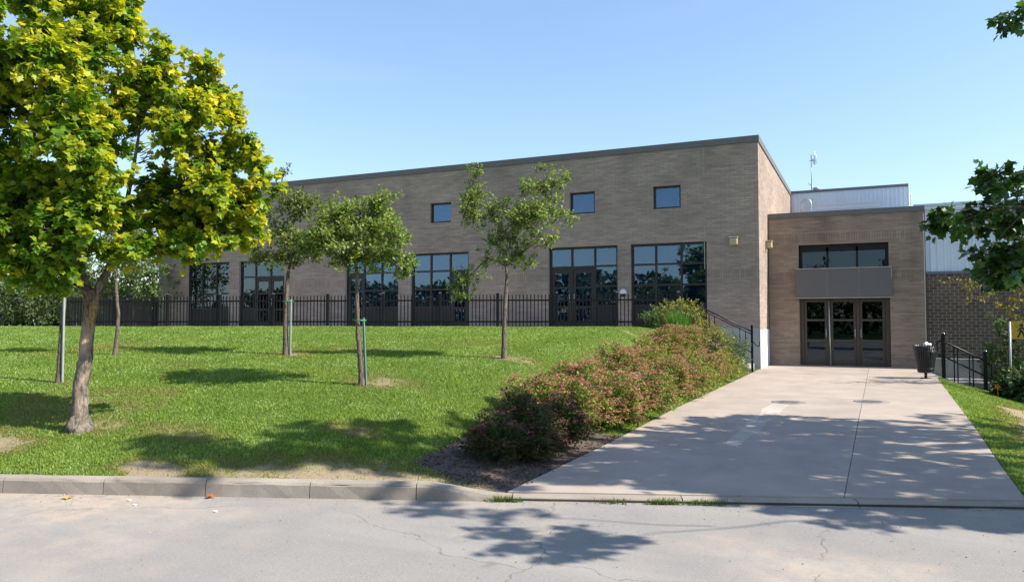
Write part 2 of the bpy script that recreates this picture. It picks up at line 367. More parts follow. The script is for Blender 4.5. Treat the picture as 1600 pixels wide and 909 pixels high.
L = [(-1.50, 14.5), (-1.60, 13.5), (-1.55, 12.7), (-1.62, 11.9), (-1.58, 11.0), (-1.62, 10.2), (-1.58, 9.6)]
Rr = [(-1.44, 9.55), (-1.40, 10.3), (-1.33, 11.1), (-1.34, 11.9), (-1.26, 12.7), (-1.28, 13.5), (-1.24, 14.3)]
g.prism(L+Rr, .0, [float(zp(p[1]))+.0035 for p in L+Rr]); g.build('concrete_patch', M['patch'], path)
for (x, y, lab) in [(-1.28, 14.75, 'dark round manhole cover at the far end of the pale repair strip'), (.09, 15.5, 'dark round manhole cover on the right half of the concrete walkway')]:
    g = MB(); g.lathe([(.31, .098), (.31, .1045), (.27, .1045), (.265, .1025), (.255, .1025), (.25, .1055), (0.001, .1055)], x, y, 28)
    for k in range(-3, 4): g.box(x-.2+abs(k)*.02, x+.2-abs(k)*.02, y+k*.06-.012, y+k*.06+.012, .104, .1085)
    g.build('manhole_cover', M['lid'], None, lab, 'manhole cover', 'manhole covers in the walkway', org=(x, y, .1))
# kerbs
M['gap'] = plain('kerb_joint', (.05, .045, .04), .95)
g = MB(); g.prism([(-60, KY(-60)+.02), (-3.7, KY(-3.7)+.02), (-3.7, KY(-3.7)+.11), (-60, KY(-60)+.11)], -.1, .12)
g.prism([(-3.0, KY(-3.)+.01), (40, KY(40)+.01), (40, KY(40)+.13), (-3., KY(-3.)+.13)], -.1, .025)
kerb = g.build('kerb', M['gap'], kind='structure')
ux, uy = .934, .357
def kerb_piece(s0, s1, h0, h1, wd=.13):
    def P(s, o, z): return (-3.65+s*ux-uy*o, KY(-3.65)+s*uy+ux*o, z)
    n = 6; g = MB(); prof = lambda h: [(0, -.1), (0, 0), (.012, h-.035), (.03, h-.01), (.05, h), (wd, h), (wd, -.1)]
    vs = []; 
    for i in range(n+1):
        t = i/n; s = s0+(s1-s0)*t; h = h0+(h1-h0)*(t*t*(3-2*t))
        for (o, z) in prof(h): vs.append(P(s, o+.004*random.uniform(-1, 1)*(0 < i < n), z+(.003*random.uniform(-1, 1) if 0 < i < n and z > .05 else 0)))
    k = 7; fs = [(i*k+j+1, i*k+j, (i+1)*k+j, (i+1)*k+j+1) for i in range(n) for j in range(k-1)] + [tuple(range(k)), tuple(range((n+1)*k-1, n*k-1, -1))]
    g.add(vs, fs); return g.build('kerb_stone', M['kerb'], kerb)
for i in range(28): kerb_piece(-.97*(i+1)+.004, -.97*i-.004, .145+random.uniform(-.003, .003), .145+random.uniform(-.003, .003))
kerb_piece(.004, .85, .145, .046)
s = .862
for i in range(12): kerb_piece(s, s+1.48, .044, .044, .17); s += 1.49

# ------------------------------------------------------------ walls of brick
YF, XE, XW = 24.5, -2.948, -29.21     # main facade plane, its right and left ends
ZR = 7.37
YE = 26.9
def cells(a0, a1, z0, z1, op):
    """rectangles of [a0,a1]x[z0,z1] outside the openings"""
    zs = sorted({z0, z1, *[min(max(o[2], z0), z1) for o in op], *[min(max(o[3], z0), z1) for o in op]}); out = []
    for b, t in zip(zs[:-1], zs[1:]):
        x = a0
        for o in sorted(op):
            if o[2] < t-1e-6 and o[3] > b+1e-6:
                if o[0] > x: out.append((x, o[0], b, t))
                x = max(x, o[1])
        if x < a1: out.append((x, a1, b, t))
    return out
def brick_mesh(L, H, T, axis):
    g = MB(); l = L/2; h = H/2
    if axis == 'x': vs = [(-l,T,-h),(l,T,-h),(l,T,h),(-l,T,h),(-l+.002,0,-h+.002),(l-.002,0,-h+.002),(l-.002,0,h-.002),(-l+.002,0,h-.002)]; 
    me = bpy.data.meshes.new('brick'); me.from_pydata(vs, [], [(4,5,6,7),(0,1,5,4),(1,2,6,5),(2,3,7,6),(3,0,4,7)]); return me
def lay_bricks(parent, mat, axis, c, a0, a1, z0, z1, op, bl, bh, joints=(), gap=.006, T=.005, near=None, nmax=300, skiprows=()):
    """bricks on a wall; axis 'x': wall plane y=c facing -y, a = x.  axis 'y': wall plane x=c facing +x, a = y"""
    org = wloc(parent); V = []; F = []; single = []
    r0 = int(math.floor(z0/bh)); r1 = int(math.ceil(z1/bh))
    for r in range(r0, r1):
        zb, zt = max(r*bh, z0)+gap/2, min((r+1)*bh, z1)-gap/2
        if zt-zb < .015: continue
        for j in joints:
            if abs(zt+gap/2-j) < bh*.5: zt -= .020
        off = .5*bl if r % 2 == 0 else 0.
        u0, u1 = a0+c, a1+c
        ks = range(int(math.floor((u0+off)/bl)), int(math.ceil((u1+off)/bl)))
        for k in ks:
            xa_, xb_ = max(k*bl-off-c, a0), min((k+1)*bl-off-c, a1)
            segs = [(xa_, xb_)]
            for o in op:
                if o[2] < zt-.02 and o[3] > zb+.02:
                    ns = []
                    for (p, q) in segs:
                        if o[1] <= p or o[0] >= q: ns.append((p, q)); continue
                        if o[0] > p: ns.append((p, o[0]))
                        if o[1] < q: ns.append((o[1], q))
                    segs = ns
            for (p, q) in segs:
                p2, q2 = p+gap/2, q-gap/2
                if q2-p2 < .02: continue
                jit = random.uniform(-.0015, .0015)
                full = abs((q-p)-bl) < 1e-4 and abs((zt-zb)-(bh-gap)) < 1e-4
                if near and full and axis == 'x': single.append((near(p, zb), p2, q2, zb, zt, jit))
                else: V.append((p2, q2, zb, zt, jit))
    single.sort(); 
    for q in single[nmax:]: V.append(q[1:])
    if single:
        me = brick_mesh(bl-gap, bh-gap, T, 'x'); me.materials.append(mat)
        for (_, p, q, zb, zt, jit) in single[:nmax]:
            o = link('brick', me, parent); o.location = Vector(((p+q)/2, c-T+jit, (zb+zt)/2))-org
    if V:
        A = np.array(V); p, q, zb, zt, ji = A.T; n = len(A); e = .002
        P = np.empty((n, 8, 3))
        for i, (a, z, dd) in enumerate([(p,zb,0),(q,zb,0),(q,zt,0),(p,zt,0),(p+e,zb+e,1),(q-e,zb+e,1),(q-e,zt-e,1),(p+e,zt-e,1)]):
            if axis == 'x': P[:, i] = np.stack([a, c-dd*(T+ji), z], -1)
            else: P[:, i] = np.stack([c+dd*(T+ji), a, z], -1)
        P = P.reshape(-1, 3)-np.array(org)
        fb = np.array([(4,5,6,7),(0,1,5,4),(1,2,6,5),(2,3,7,6),(3,0,4,7)])
        if axis == 'y': pass
        F = (np.arange(n)[:, None, None]*8+fb[None]).reshape(-1, 4)
        o = mesh_np('brick_field', P, F, mat, parent); o['kind'] = 'stuff'

def win_frame(g, x0, x1, z0, z1, y, cols, rows, bw=.065, dp=.09, out=.075):
    """bars of a window: cols / rows are inner bar positions"""
    g.box(x0, x0+out, y, y+dp, z0, z1); g.box(x1-out, x1, y, y+dp, z0, z1)
    g.box(x0+out, x1-out, y, y+dp, z1-out, z1); g.box(x0+out, x1-out, y, y+dp, z0, z0+out)
    for c in cols: g.box(c-bw/2, c+bw/2, y+.004, y+dp-.004, z0+out, z1-out)
    xs = [x0+out]+[v for c in cols for v in (c-bw/2, c+bw/2)]+[x1-out]
    for i in range(0, len(xs), 2):
        for r in (rows[i//2] if rows and isinstance(rows[0], (list, tuple)) else rows): g.box(xs[i], xs[i+1], y+.008, y+dp-.008, r-bw/2, r+bw/2)

main = empty('classroom_building', ((XE+XW)/2, YF+4, 0), 'long two storey classroom block of grey tan brick with tall brown framed windows', 'building')
PAIRS = [(-27.42, -24.35), (-18.73, -15.67), (-10.0, -7.05)]
UP = [-26.1, -23.05, -17.4, -14.37, -8.75, -5.82]
wins = []
for (a, b) in PAIRS: wins += [(a, a+2.5, 1.28, 4.12), (b, b+2.5, 1.28, 4.12)]
ups = [(c-.455, c+.455, 5.25, 6.0) for c in UP]
ops = wins+ups
g = MB()
for (a, b, z0, z1) in cells(XW, XE-.02, 0, ZR-.2, ops): g.box(a, b, YF, YF+.28, z0, z1)
g.build('wall', M['core'], main)
g = MB(); g.box(XE-.30, XE-.0, YF+.28, 47, 0, ZR-.2); g.box(XE-.02, XE, YF, YF+.28, 0, ZR-.2)
g.box(XW, XW+.3, YF+.28, 47, 0, ZR-.2); g.box(XW, XE, 47, 47.3, 0, ZR-.2)
g.build('wall', M['core'], main)
g = MB(); g.box(XW+.3, XE-.3, YF+.28, 47, ZR-.5, ZR-.3); g.build('roof', M['coping'], main)
seam = [(-4.63, -4.60, 3.23, ZR), (-9.9, -9.875, 4.3, ZR), (-21.56, -21.535, 4.3, ZR)]
lay_bricks(main, M['tan'], 'x', YF, XW, XE+.012, 0, ZR-.2, ops+seam, BL, BH, JOINTS, near=lambda a, z: math.hypot(a-XE, z-3.)+(50 if z < 1.4 else 0))
lay_bricks(main, M['tan'], 'y', XE, YF, YE-.05, 0, ZR-.2, [], BL, BH, JOINTS)
lay_bricks(main, M['tan'], 'y', XE, YE-.05, 47, 4.2, ZR-.2, [], BL, BH, JOINTS)
g = MB(); g.box(XW-.05, XE+.04, YF-.045, YF+.33, ZR-.2, ZR); g.box(XE-.33, XE+.04, YF+.33, 47.3, ZR-.2, ZR); g.box(XW-.05, XW+.33, YF+.33, 47.3, ZR-.2, ZR)
g.build('coping', M['coping'], main)
# pale sealant in the movement joints
g = MB()
for s_ in seam: g.box(s_[0]+.002, s_[1]-.002, YF-.006, YF+.01, s_[2], s_[3]-.21)
g.build('joint_sealant', M['conc'], main)
# painted foot of the wall
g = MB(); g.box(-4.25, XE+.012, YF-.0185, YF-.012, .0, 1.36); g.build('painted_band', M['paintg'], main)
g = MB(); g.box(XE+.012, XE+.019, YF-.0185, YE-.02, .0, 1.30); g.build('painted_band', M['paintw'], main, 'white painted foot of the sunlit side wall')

YW = YF+.10
RB = [3.44, 2.755, 2.09]
def pane(parent, x0, x1, z0, z1, y, mat='glass', blind=True, lab=None):
    g = MB(); g.box(x0, x1, y, y+.008, z0, z1); g.build('pane', M[mat], parent)
    if blind:
        g = MB(); b = .0
        n = max(3, int((z1-z0)/.1))
        vs = []; 
        for i in range(n+1):
            z = z0-.01+(z1-z0+.02)*i/n; yy = y+.055+.004*(i % 2)
            vs += [(x0-.02, yy, z), (x1+.02, yy+.003*random.uniform(-1, 1), z)]
        g.add(vs, [(2*i, 2*i+1, 2*i+3, 2*i+2) for i in range(n)]); g.build('blind', M['blind'], parent)
def door_leaf(parent, x0, x1, z0, z1, y, rails, mat, gmat, hs=1, stile=.13, blind=True, top=.13, bot=.22):
    g = MB(); dp = .05
    g.bbox(x0, x0+stile, y, y+dp, z0, z1, .004); g.bbox(x1-stile, x1, y, y+dp, z0, z1, .004)
    g.box(x0+stile, x1-stile, y+.003, y+dp-.003, z1-top, z1); g.box(x0+stile, x1-stile, y+.003, y+dp-.003, z0, z0+bot)
    for r in rails: g.box(x0+stile, x1-stile, y+.005, y+dp-.005, r-.035, r+.035)
    d = g.build('door', M[mat], parent)
    zz = [z0+bot]+[v for r in rails for v in (r-.035, r+.035)]+[z1-top]
    for i in range(0, len(zz), 2): pane(d, x0+stile, x1-stile, zz[i], zz[i+1], y+.02, gmat, blind)
    hx = x1-stile/2 if hs > 0 else x0+stile/2
    g = MB(); g.tube([(hx, y-.002, z0+.92), (hx, y-.05, z0+.94), (hx, y-.05, z0+1.2), (hx, y-.002, z0+1.22)], .011, 6); g.build('handle', M['galv'], d)
    return d
def lower_window(x0, doors):
    x1 = x0+2.5; z0, z1 = 1.28, 4.12; w3 = 2.5/3; c = [x0+w3, x0+2*w3]; g = MB(); y = YW
    isdoor = [i in doors for i in range(3)]
    o = .075; b = .065
    g.box(x0, x0+o, y, y+.09, z0, z1); g.box(x1-o, x1, y, y+.09, z0, z1); g.box(x0+o, x1-o, y, y+.09, z1-o, z1)
    for k in c: g.box(k-b/2, k+b/2, y+.004, y+.086, z0, z1-o)
    xs = [x0+o, c[0]-b/2, c[0]+b/2, c[1]-b/2, c[1]+b/2, x1-o]; jobs = []
    for i in range(3):
        a, e = xs[2*i], xs[2*i+1]
        if isdoor[i]:
            g.box(a, e, y+.008, y+.082, 3.36, 3.46); jobs.append((a, e, 3.46, z1-o))
        else:
            for r in RB: g.box(a, e, y+.008, y+.082, r-b/2, r+b/2)
            for lo, hi in ((RB[2], RB[1]), (RB[1], RB[0]), (RB[0], z1-o+b/2)): jobs.append((a, e, lo+b/2, hi-b/2))
    wd = g.build('window', M['frame'], main)
    g = MB(); any_ = False
    for i in range(3):
        if not isdoor[i]: g.box(xs[2*i], xs[2*i+1], y+.03, y+.06, z0, RB[2]-b/2); any_ = True
    if any_: g.build('spandrel_panel', M['spandrel'], wd)
    for j in jobs: pane(wd, *j, y+.04)
    for i in range(3):
        if isdoor[i]: door_leaf(main, xs[2*i]+.004, xs[2*i+1]-.004, z0+.01, 3.355, y+.02, [2.72, 2.05], 'frame', 'glass', 1 if i == 0 else -1, .1)
for (x0, z), d in zip([(w_[0], 0) for w_ in wins], [[], [1, 2], [0], [2], [0, 1], []]): lower_window(x0, d)
for (a, b, z0, z1) in ups:
    g = MB(); win_frame(g, a, b, z0, z1, YW, [], [], out=.06); wd = g.build('window', M['frame'], main); pane(wd, a+.06, b-.06, z0+.06, z1-.06, YW+.04)

# wall lamps
def wall_lamp(x, y, z, axis, lab):
    e = empty('wall_lamp', (x, y, z), lab, 'wall light', 'square wall lights on the classroom block'); g = MB(); l = MB()
    if axis == 'x':
        g.bbox(x-.13, x+.13, y-.035, y, z-.14, z+.14, .01); g.bbox(x-.14, x+.14, y-.20, y-.035, z+.09, z+.13, .006); l.bbox(x-.12, x+.12, y-.19, y-.036, z-.12, z+.088, .02)
    else:
        g.bbox(x, x+.035, y-.13, y+.13, z-.14, z+.14, .01); g.bbox(x+.035, x+.20, y-.14, y+.14, z+.09, z+.13, .006); l.bbox(x+.036, x+.19, y-.12, y+.12, z-.12, z+.088, .02)
    g.build('lamp_body', M['lightbox'], e); l.build('lamp_shade', M['light'], e)
wall_lamp(-3.69, YF-.012, 4.08, 'x', 'beige square wall light on the shaded facade right of the last tall window')
wall_lamp(XE+.014, 26.3, 4.1, 'y', 'beige square wall light on the sunlit side wall beside the entrance block')
wall_lamp(-28.45, YF-.012, 4.0, 'x', 'small square wall light near the left end of the facade under the maple leaves')
e = empty('intercom_lamp', (-7.27, YF-.016, 2.5), 'white domed lamp box on the brick pier between the two right windows', 'wall light')
g = MB(); g.bbox(-7.37, -7.17, YF-.10, YF-.016, 2.2, 2.48, .01); g.build('box', M['paintg'], e)
g = MB(); g.lathe([(.12, 2.48), (.12, 2.52), (.10, 2.58), (.06, 2.62), (.01, 2.635)], -7.27, YF-.14, 14); g.build('dome', M['paintw'], e)
g = MB(); g.bbox(-7.34, -7.20, YF-.13, YF-.101, 2.38, 2.45, .004); g.build('lens', M['black'], e)

# ------------------------------------------------------------ entrance block
ent = empty('entrance_block', (-.6, YE+1.5, 0), 'tan brick entrance block with three glazed doors under a grey canopy box', 'building')
XA, XB = XE+.022, 1.70
op = [(-1.97, .72, 3.20, 4.10), (-1.97, .74, .10, 2.42)]
g = MB()
for (a, b, z0, z1) in cells(XA, XB, 0, 5.02, op+[(-1.97, .74, 2.42, 3.2)]): g.box(a, b, YE, YE+.4, z0, z1)
g.box(-1.97, .74, YE+.02, YE+.4, 2.45, 3.2); g.box(XB-.3, XB, YE+.4, 32, 0, 5.02); g.box(XA, XB-.3, 31.7, 32, 0, 5.02)
g.build('wall', M['core'], ent)
lay_bricks(ent, M['tan2'], 'x', YE, XA, XB, 0.09, 5.02, [(-1.97, .72, 3.20, 4.10), (-1.97, .74, 0, 3.2)], BL, BH, [3.225, 2.775, 2.325, 1.8, 1.35, .9, .45, 4.5], near=lambda a, z: abs(a-.0)+abs(z-2.4)*.5)
g = MB(); g.box(XB, XB+.012, YE, YE+.1, .09, 5.02); g.build('corner_brick', M['tan2'], ent)
g = MB(); g.box(XA, XB+.05, YE-.045, YE+.5, 5.02, 5.19); g.box(XB-.35, XB+.05, YE+.5, 32, 5.02, 5.19); g.build('coping', M['coping'], ent)
g = MB(); g.box(XA, XB-.3, YE+.4, 31.7, 4.7, 4.8); g.build('roof', M['coping'], ent)
# brick-coloured reveals
g = MB(); y0, y1 = YE-.012, YE+.16
g.box(-1.985, -1.97, y0+.016, y1, 3.2, 4.1); g.build('reveal', M['tan2'], ent)
yw = YE+.16
g = MB(); win_frame(g, -1.97, .72, 3.2, 4.1, yw, [-1.09, -.20], [], bw=.07, out=.10, dp=.1); g.box(-1.87, .62, yw+.004, yw+.096, 3.87, 4.0)
wd = g.build('window', M['black'], ent)
xs = [-1.87, -1.125, -1.055, -.235, -.165, .62]
for i in (0, 2, 4): pane(wd, xs[i], xs[i+1], 3.30, 3.87, yw+.04, 'eglass', False)
# canopy
e = MB(); e.bbox(-2.06, .79, YE-.20, YE-.013, 2.34, 3.27, .01); e.build('canopy', M['canopy'], ent)
e = MB(); e.box(-2.075, .805, YE-.216, YE-.013, 2.31, 2.342); e.box(-2.07, .80, YE-.212, YE-.013, 3.268, 3.30)
for k in (-1.1, -.15): e.box(k-.003, k+.003, YE-.203, YE-.199, 2.35, 3.26)
e.build('canopy_trim', M['conc'], ent)
# doors
yd = YE+.12
g = MB()
g.box(-1.97, -1.84, yd, yd+.12, .10, 2.42); g.box(.60, .74, yd, yd+.12, .10, 2.42); g.box(-1.84, .60, yd, yd+.12, 2.29, 2.42)
g.box(-1.115, -1.035, yd+.002, yd+.118, .10, 2.29); g.box(-.245, -.165, yd+.002, yd+.118, .10, 2.29)
g.build('door_frame', M['eframe'], ent)
for a, b, h in ((-1.835, -1.12, 1), (-1.03, -.25, 1), (-.16, .595, -1)):
    door_leaf(ent, a, b, .115, 2.285, yd+.03, [1.60, .93], 'eframe', 'eglass', h, .085, False, .09, .16)
g = MB(); g.tube([(-1.03, yd-.05, .13), (-1.07, yd-.055, 2.27)], .022, 8); g.build('pull_bar', M['galv'], ent, 'long silver vertical bar between the left and middle doors')
g = MB()   # lobby
g.box(-2.8, 1.3, YE+.5, YE+4.5, -.05, .105); g.box(-2.8, 1.3, YE+4.3, YE+4.5, .105, 4.4); g.build('lobby_room', M['dark_in'], ent)
g = MB(); g.box(-2.2, -1.2, YE+4.22, YE+4.29, 1.0, 1.9); g.box(-.6, .2, YE+4.22, YE+4.29, 1.2, 1.8); g.build('notice_board', M['paintw'], ent)
g = MB(); g.box(-1.6, -.2, YE+2.2, YE+2.9, .105, .85); g.build('lobby_bench', M['red'], ent)
# concrete threshold strip
g = MB(); g.box(-1.97, .74, YE-.01, YE+.5, .085, .108); g.build('threshold', M['conc'], ent)

# ------------------------------------------------------------ hall with brown brick and pale cladding, at the right
YH = 27.05
hall = empty('sports_hall', (6, 31, 0), 'large hall with pale vertical metal cladding above dark brown brick', 'building')
g = MB(); g.box(XB+.06, 16, YH+.015, YH+.3, -1.1, 3.08); g.box(XB+.06, 16, YH+.07, YH+.3, 3.08, 5.10); g.build('wall', M['dcore'], hall)
lay_bricks(hall, M['dark'], 'x', YH+.015, XB+.06, 7.2, -.6, 3.04, [], DBL, DBH, gap=.012, T=.012, near=lambda a, z: a+max(0, .3-z)*5)
g = MB(); g.box(XB+.06, 16, YH-.03, YH+.08, 3.045, 3.12); g.build('flashing', M['lead'], hall)
def cladding(parent, x0, x1, y, z0, z1, pw, mat, T=.03):
    org = wloc(parent); me = None; k = 0; x = x0
    while x < x1-.02:
        if me is None:
            p = pw; vs = []; prof = [(0, 0), (p*.62, 0), (p*.70, -T), (p*.92, -T), (p, 0)]
            for (a, d) in prof: vs += [(a, d, 0), (a, d, z1-z0)]
            for (a, d) in reversed(prof[:1]+prof[-1:]): vs += [(a, .02, 0), (a, .02, z1-z0)]
            n = len(vs)//2
            me = bpy.data.meshes.new('metal_panel'); me.from_pydata(vs, [], [(2*i, 2*((i+1) % n), 2*((i+1) % n)+1, 2*i+1) for i in range(n)]+[tuple(2*i+1 for i in range(n))]); me.materials.append(mat)
        o = link('metal_panel', me, parent); o.location = Vector((x, y, z0))-org; x += pw
cladding(hall, XB+.065, 9.0, YH+.03, 3.12, 5.08, .192, M['metalw'])
g = MB(); g.box(XB+.06, 16, YH-.01, YH+.35, 5.08, 5.15); g.build('roof_edge', M['metalw'], hall)
g = MB(); g.box(1.80, 16, 33, 45, -1, 5.98); g.box(1.78, 16, 32.95, 45, 5.98, 6.06); g.box(2.85, 16, 34, 45, 6.06, 6.22); g.build('upper_roof', M['metalw'], hall)

pent = empty('roof_plant_room', (-.6, 40, 0), 'pale ribbed metal plant room rising above the entrance block', 'building')
g = MB(); g.box(XE+.02, 1.70, 36, 44, 3, 7.30); g.build('wall', M['metalw'], pent)
cladding(pent, XE+.03, 1.70, 35.99, 3.0, 7.26, .1625, M['metalw'], .022)
g = MB(); g.box(XE+.01, 1.76, 35.93, 44, 7.26, 7.37); g.build('coping', M['lead'], pent)
g = MB(); g.box(-1.81, .66, 34.6, 34.7, 6.28, 6.46); g.box(-1.83, .68, 34.58, 34.72, 6.46, 6.50)
for x in (-1.7, .5): g.box(x, x+.05, 34.62, 34.68, 4.8, 6.28)
g.build('parapet_rail', M['metalw'], pent)
g = MB()
for dx in (0, .28):
    g.tube([(-2.5+dx*0, 35.8, 5.2), (-2.5, 35.8, 6.75)]+[(-2.28-.22*math.cos(t), 35.8, 6.75+.22*math.sin(t)) for t in (.4, .8, 1.2, 1.57, 1.95, 2.35, 2.75)]+[(-2.06, 35.8, 6.75), (-2.06, 35.8, 5.2)], .018, 6) if dx == 0 else None
g.tube([(-2.42, 35.7, 5.2), (-2.42, 35.7, 6.72)]+[(-2.24-.18*math.cos(t), 35.7, 6.72+.18*math.sin(t)) for t in (.5, 1., 1.57, 2.1, 2.6)]+[(-2.06, 35.7, 6.72), (-2.06, 35.7, 5.2)], .014, 6)
g.build('ladder_hoop', M['galv'], pent)
g = MB(); g.tube([(1.86, 36.2, 5.5), (1.86, 36.2, 6.95), (1.80, 36.2, 7.05)], .02, 6); g.tube([(1.86, 36.5, 5.5), (1.86, 36.5, 6.95), (1.80, 36.5, 7.05)], .02, 6)
for k in range(5): g.tube([(1.86, 36.2, 5.7+k*.27), (1.86, 36.5, 5.7+k*.27)], .012, 5)
g.build('ladder', M['galv'], pent)
an = empty('roof_antenna', (-2.07, 36.3, 7.37), 'thin grey antenna mast standing on the plant room roof', 'antenna')
g = MB(); g.tube([(-2.07, 36.3, 7.37), (-2.07, 36.3, 9.0)], .022, 6); g.build('mast', M['galv'], an)
g = MB(); g.tube([(-2.07, 36.3, 8.78), (-1.93, 36.3, 8.80)], .02, 6); g.tube([(-1.93, 36.3, 8.55), (-1.93, 36.3, 9.15)], .022, 6); g.tube([(-1.99, 36.3, 8.6), (-1.99, 36.3, 9.0)], .014, 5); g.tube([(-1.87, 36.3, 8.62), (-1.87, 36.3, 9.02)], .014, 5)
g.tube([(-2.15, 36.3, 8.74), (-1.87, 36.3, 8.74)], .016, 5); g.build('aerial', M['galv'], an)
g = MB(); g.tube([(-2.2, 36.3, 7.72), (-2.07, 36.3, 7.62), (-1.88, 36.3, 7.42)], .015, 5); g.lathe([(.02, 7.40), (.13, 7.44), (.15, 7.52), (.14, 7.53)], -1.88, 36.3, 12); g.build('bracket', M['galv'], an)

# ------------------------------------------------------------ terrace, stairs, fence, rails
FA, FB = Vector((-24.1, 16.57, 0)), Vector((-5.04, 22.58, 0))
fd = (FB-FA).normalized(); fn = Vector((fd.y, -fd.x, 0))
g = MB(); q0 = FA+fn*.3-fd*.3; q1 = FB+fn*.3+fd*.15
g.prism([q0[:2], q1[:2], (-4.95, 23.0), (-4.95, YF), (XW, YF), (XW-.6, 24.6)], .5, 1.28); g.build('terrace', M['slab'], kind='structure')
stairs = None
g = MB(); g.prism([(-4.95, 23.0), (-3.1, 23.0), (-3.1, YF-.02), (-4.95, YF-.02)], 0, .09); stairs = g.build('stairs', M['conc'], None, 'concrete stairs climbing along the facade from the walkway to the terrace', 'stairs', org=(-4, 23.7, 0))
for k in range(7):
    z = .10+.168*(k+1); x1 = -3.12-.262*k
    g = MB(); g.bbox(-4.95, x1, 23.02, YF-.03, z-.168+(.0 if k else -.01), z-.002*k, .01); g.build('step', M['conc'], stairs)
g = MB(); g.prism([(-4.95, 22.86), (-3.0, 22.86), (-3.0, 22.99), (-4.95, 22.99)], 0, [1.34, .18, .18, 1.34]); g.build('side_wall', M['conc'], stairs)

def fence(a, b, npan, end_posts, lab, x_parent_z=1.28, h=1.10, sp=.112, ph=.085):
    e = empty('metal_fence', (a.x, a.y, x_parent_z), lab, 'fence'); org = wloc(e)
    d = (b-a)/npan; u = d.normalized(); ang = math.atan2(u.y, u.x)
    g = MB(); g.bbox(-ph/2, ph/2, -ph/2, ph/2, -.1, h+.05, .004); pm = g.build('post', M['black'], e, org=(0, 0, 0)); 
    g = MB(); g.add([(-ph/2-.004, -ph/2-.004, h+.052), (ph/2+.004, -ph/2-.004, h+.052), (ph/2+.004, ph/2+.004, h+.052), (-ph/2-.004, ph/2+.004, h+.052), (-.01, -.01, h+.085), (.01, -.01, h+.085), (.01, .01, h+.085), (-.01, .01, h+.085)], [(0,1,5,4),(1,2,6,5),(2,3,7,6),(3,0,4,7),(4,5,6,7)]); cm = g.build('post_cap', M['cap'], pm, org=(0, 0, 0))
    g = MB(); g.bbox(-.015, .015, -.013, .013, .06, h, .003); km = g.build('picket', M['black'], e, org=(0, 0, 0))
    first_p = first_k = True
    L_ = d.length
    for i in range(npan+1):
        if not end_posts and i == 0: continue
        p = a+d*i-Vector((org.x, org.y, 0))
        if first_p: o = pm; first_p = False
        else:
            o = pm.copy(); COL.objects.link(o); c = cm.copy(); COL.objects.link(c); c.parent = o
        o.parent = e; o.location = (p.x, p.y, 0); o.rotation_euler = (0, 0, ang)
        if i == npan: break
    for i in range(npan):
        p0 = a+d*i+u*ph/2; p1 = a+d*(i+1)-u*ph/2
        for z in (.27, .93):
            g = MB(); g.bar((p0.x, p0.y, x_parent_z+z), (p1.x, p1.y, x_parent_z+z), .038, .05); g.build('rail', M['black'], e)
        n = int(round(L_/sp))
        for k in range(1, n):
            p = a+d*(i+k/n)-Vector((org.x, org.y, 0))
            if first_k: o = km; first_k = False
            else: o = km.copy(); COL.objects.link(o)
            o.parent = e; o.location = (p.x, p.y, 0); o.rotation_euler = (0, 0, ang)
    return e
fence(FA, FB, 11, True, 'black metal picket fence along the top of the lawn in front of the classroom windows')
fence(FA, Vector((-28.9, 24.2, 0)), 5, False, 'black metal picket fence returning from the far left corner to the building end')
# handrail along the left stairs
hr = empty('stair_handrail', (-2.98, 22.9, .1), 'black sloping handrail beside the stairs and the shrubs at the facade corner', 'handrail')
g = MB(); g.bbox(-3.01, -2.95, 22.87, 22.93, .08, 1.46, .004); g.build('post', M['black'], hr)
g = MB(); g.bbox(-4.90, -4.84, 22.87, 22.93, 1.2, 2.40, .004); g.build('post', M['black'], hr)
for (z0, z1, r) in ((2.20, 1.27, .021), (2.12, 1.19, .014), (1.55, .66, .016)):
    g = MB(); g.tube([(-4.87, 22.9, z0), (-2.98, 22.9, z1)], r, 8); g.build('rail', M['black'], hr)
for x in (-3.32, -3.16, -4.2, -4.04):
    t = (x+4.87)/1.89; g = MB(); g.bar((x, 22.9, 1.56-.89*t), (x, 22.9, 2.12-.93*t), .02, .02); g.build('baluster', M['black'], hr)
g = MB(); g.tube([(-2.95, 22.9, .98), (-2.87, 22.9, .88), (-2.80, 22.9, .84), (-2.77, 22.9, .88), (-2.77, 22.9, .98)], .014, 6); g.build('rail_end', M['black'], hr)

# sunken stair with railing at the right
g = MB(); g.box(1.70, 2.85, 24.25, 24.40, -1, .50); g.box(1.68, 2.87, 24.24, 24.41, .50, .53)
rw = g.build('stairwell_wall', M['conc'], None, 'low concrete wall of the sunken steps behind the black railing', 'wall', org=(2.2, 24.3, 0))
g = MB(); g.prism([(1.55, 22.6), (1.74, 22.6), (1.74, 24.25), (1.55, 24.25)], -.5, .098); g.prism([(1.74, 22.6), (3.0, 22.6), (3.0, 22.78), (1.74, 22.78)], -1, [.10, -.28, -.28, .10])
g.build('stair_edge', M['conc'], kind='structure')
for k in range(5):
    g = MB(); g.bbox(1.75+.28*k, 2.9, 22.79, 24.24, -1, .0-.16*k-.001, .01)
    o = g.build('step', M['conc'], rw)
sr = empty('stair_railing', (2.3, 22.69, 0), 'black tube railing sloping down beside the sunken steps at the right', 'handrail')
for x, zb, zt in ((1.84, .09, 1.25), (2.77, -.2, .80)):
    g = MB(); g.bbox(x-.045, x+.045, 22.645, 22.735, zb, zt, .006); g.build('post', M['black'], sr)
    g = MB(); g.lathe([(.05, zt), (.05, zt+.012), (.03, zt+.03), (.004, zt+.036)], x, 22.69, 12); g.build('post_cap', M['cap'], sr)
for a, b in (((1.70, .95), (1.84, 1.04)),): pass
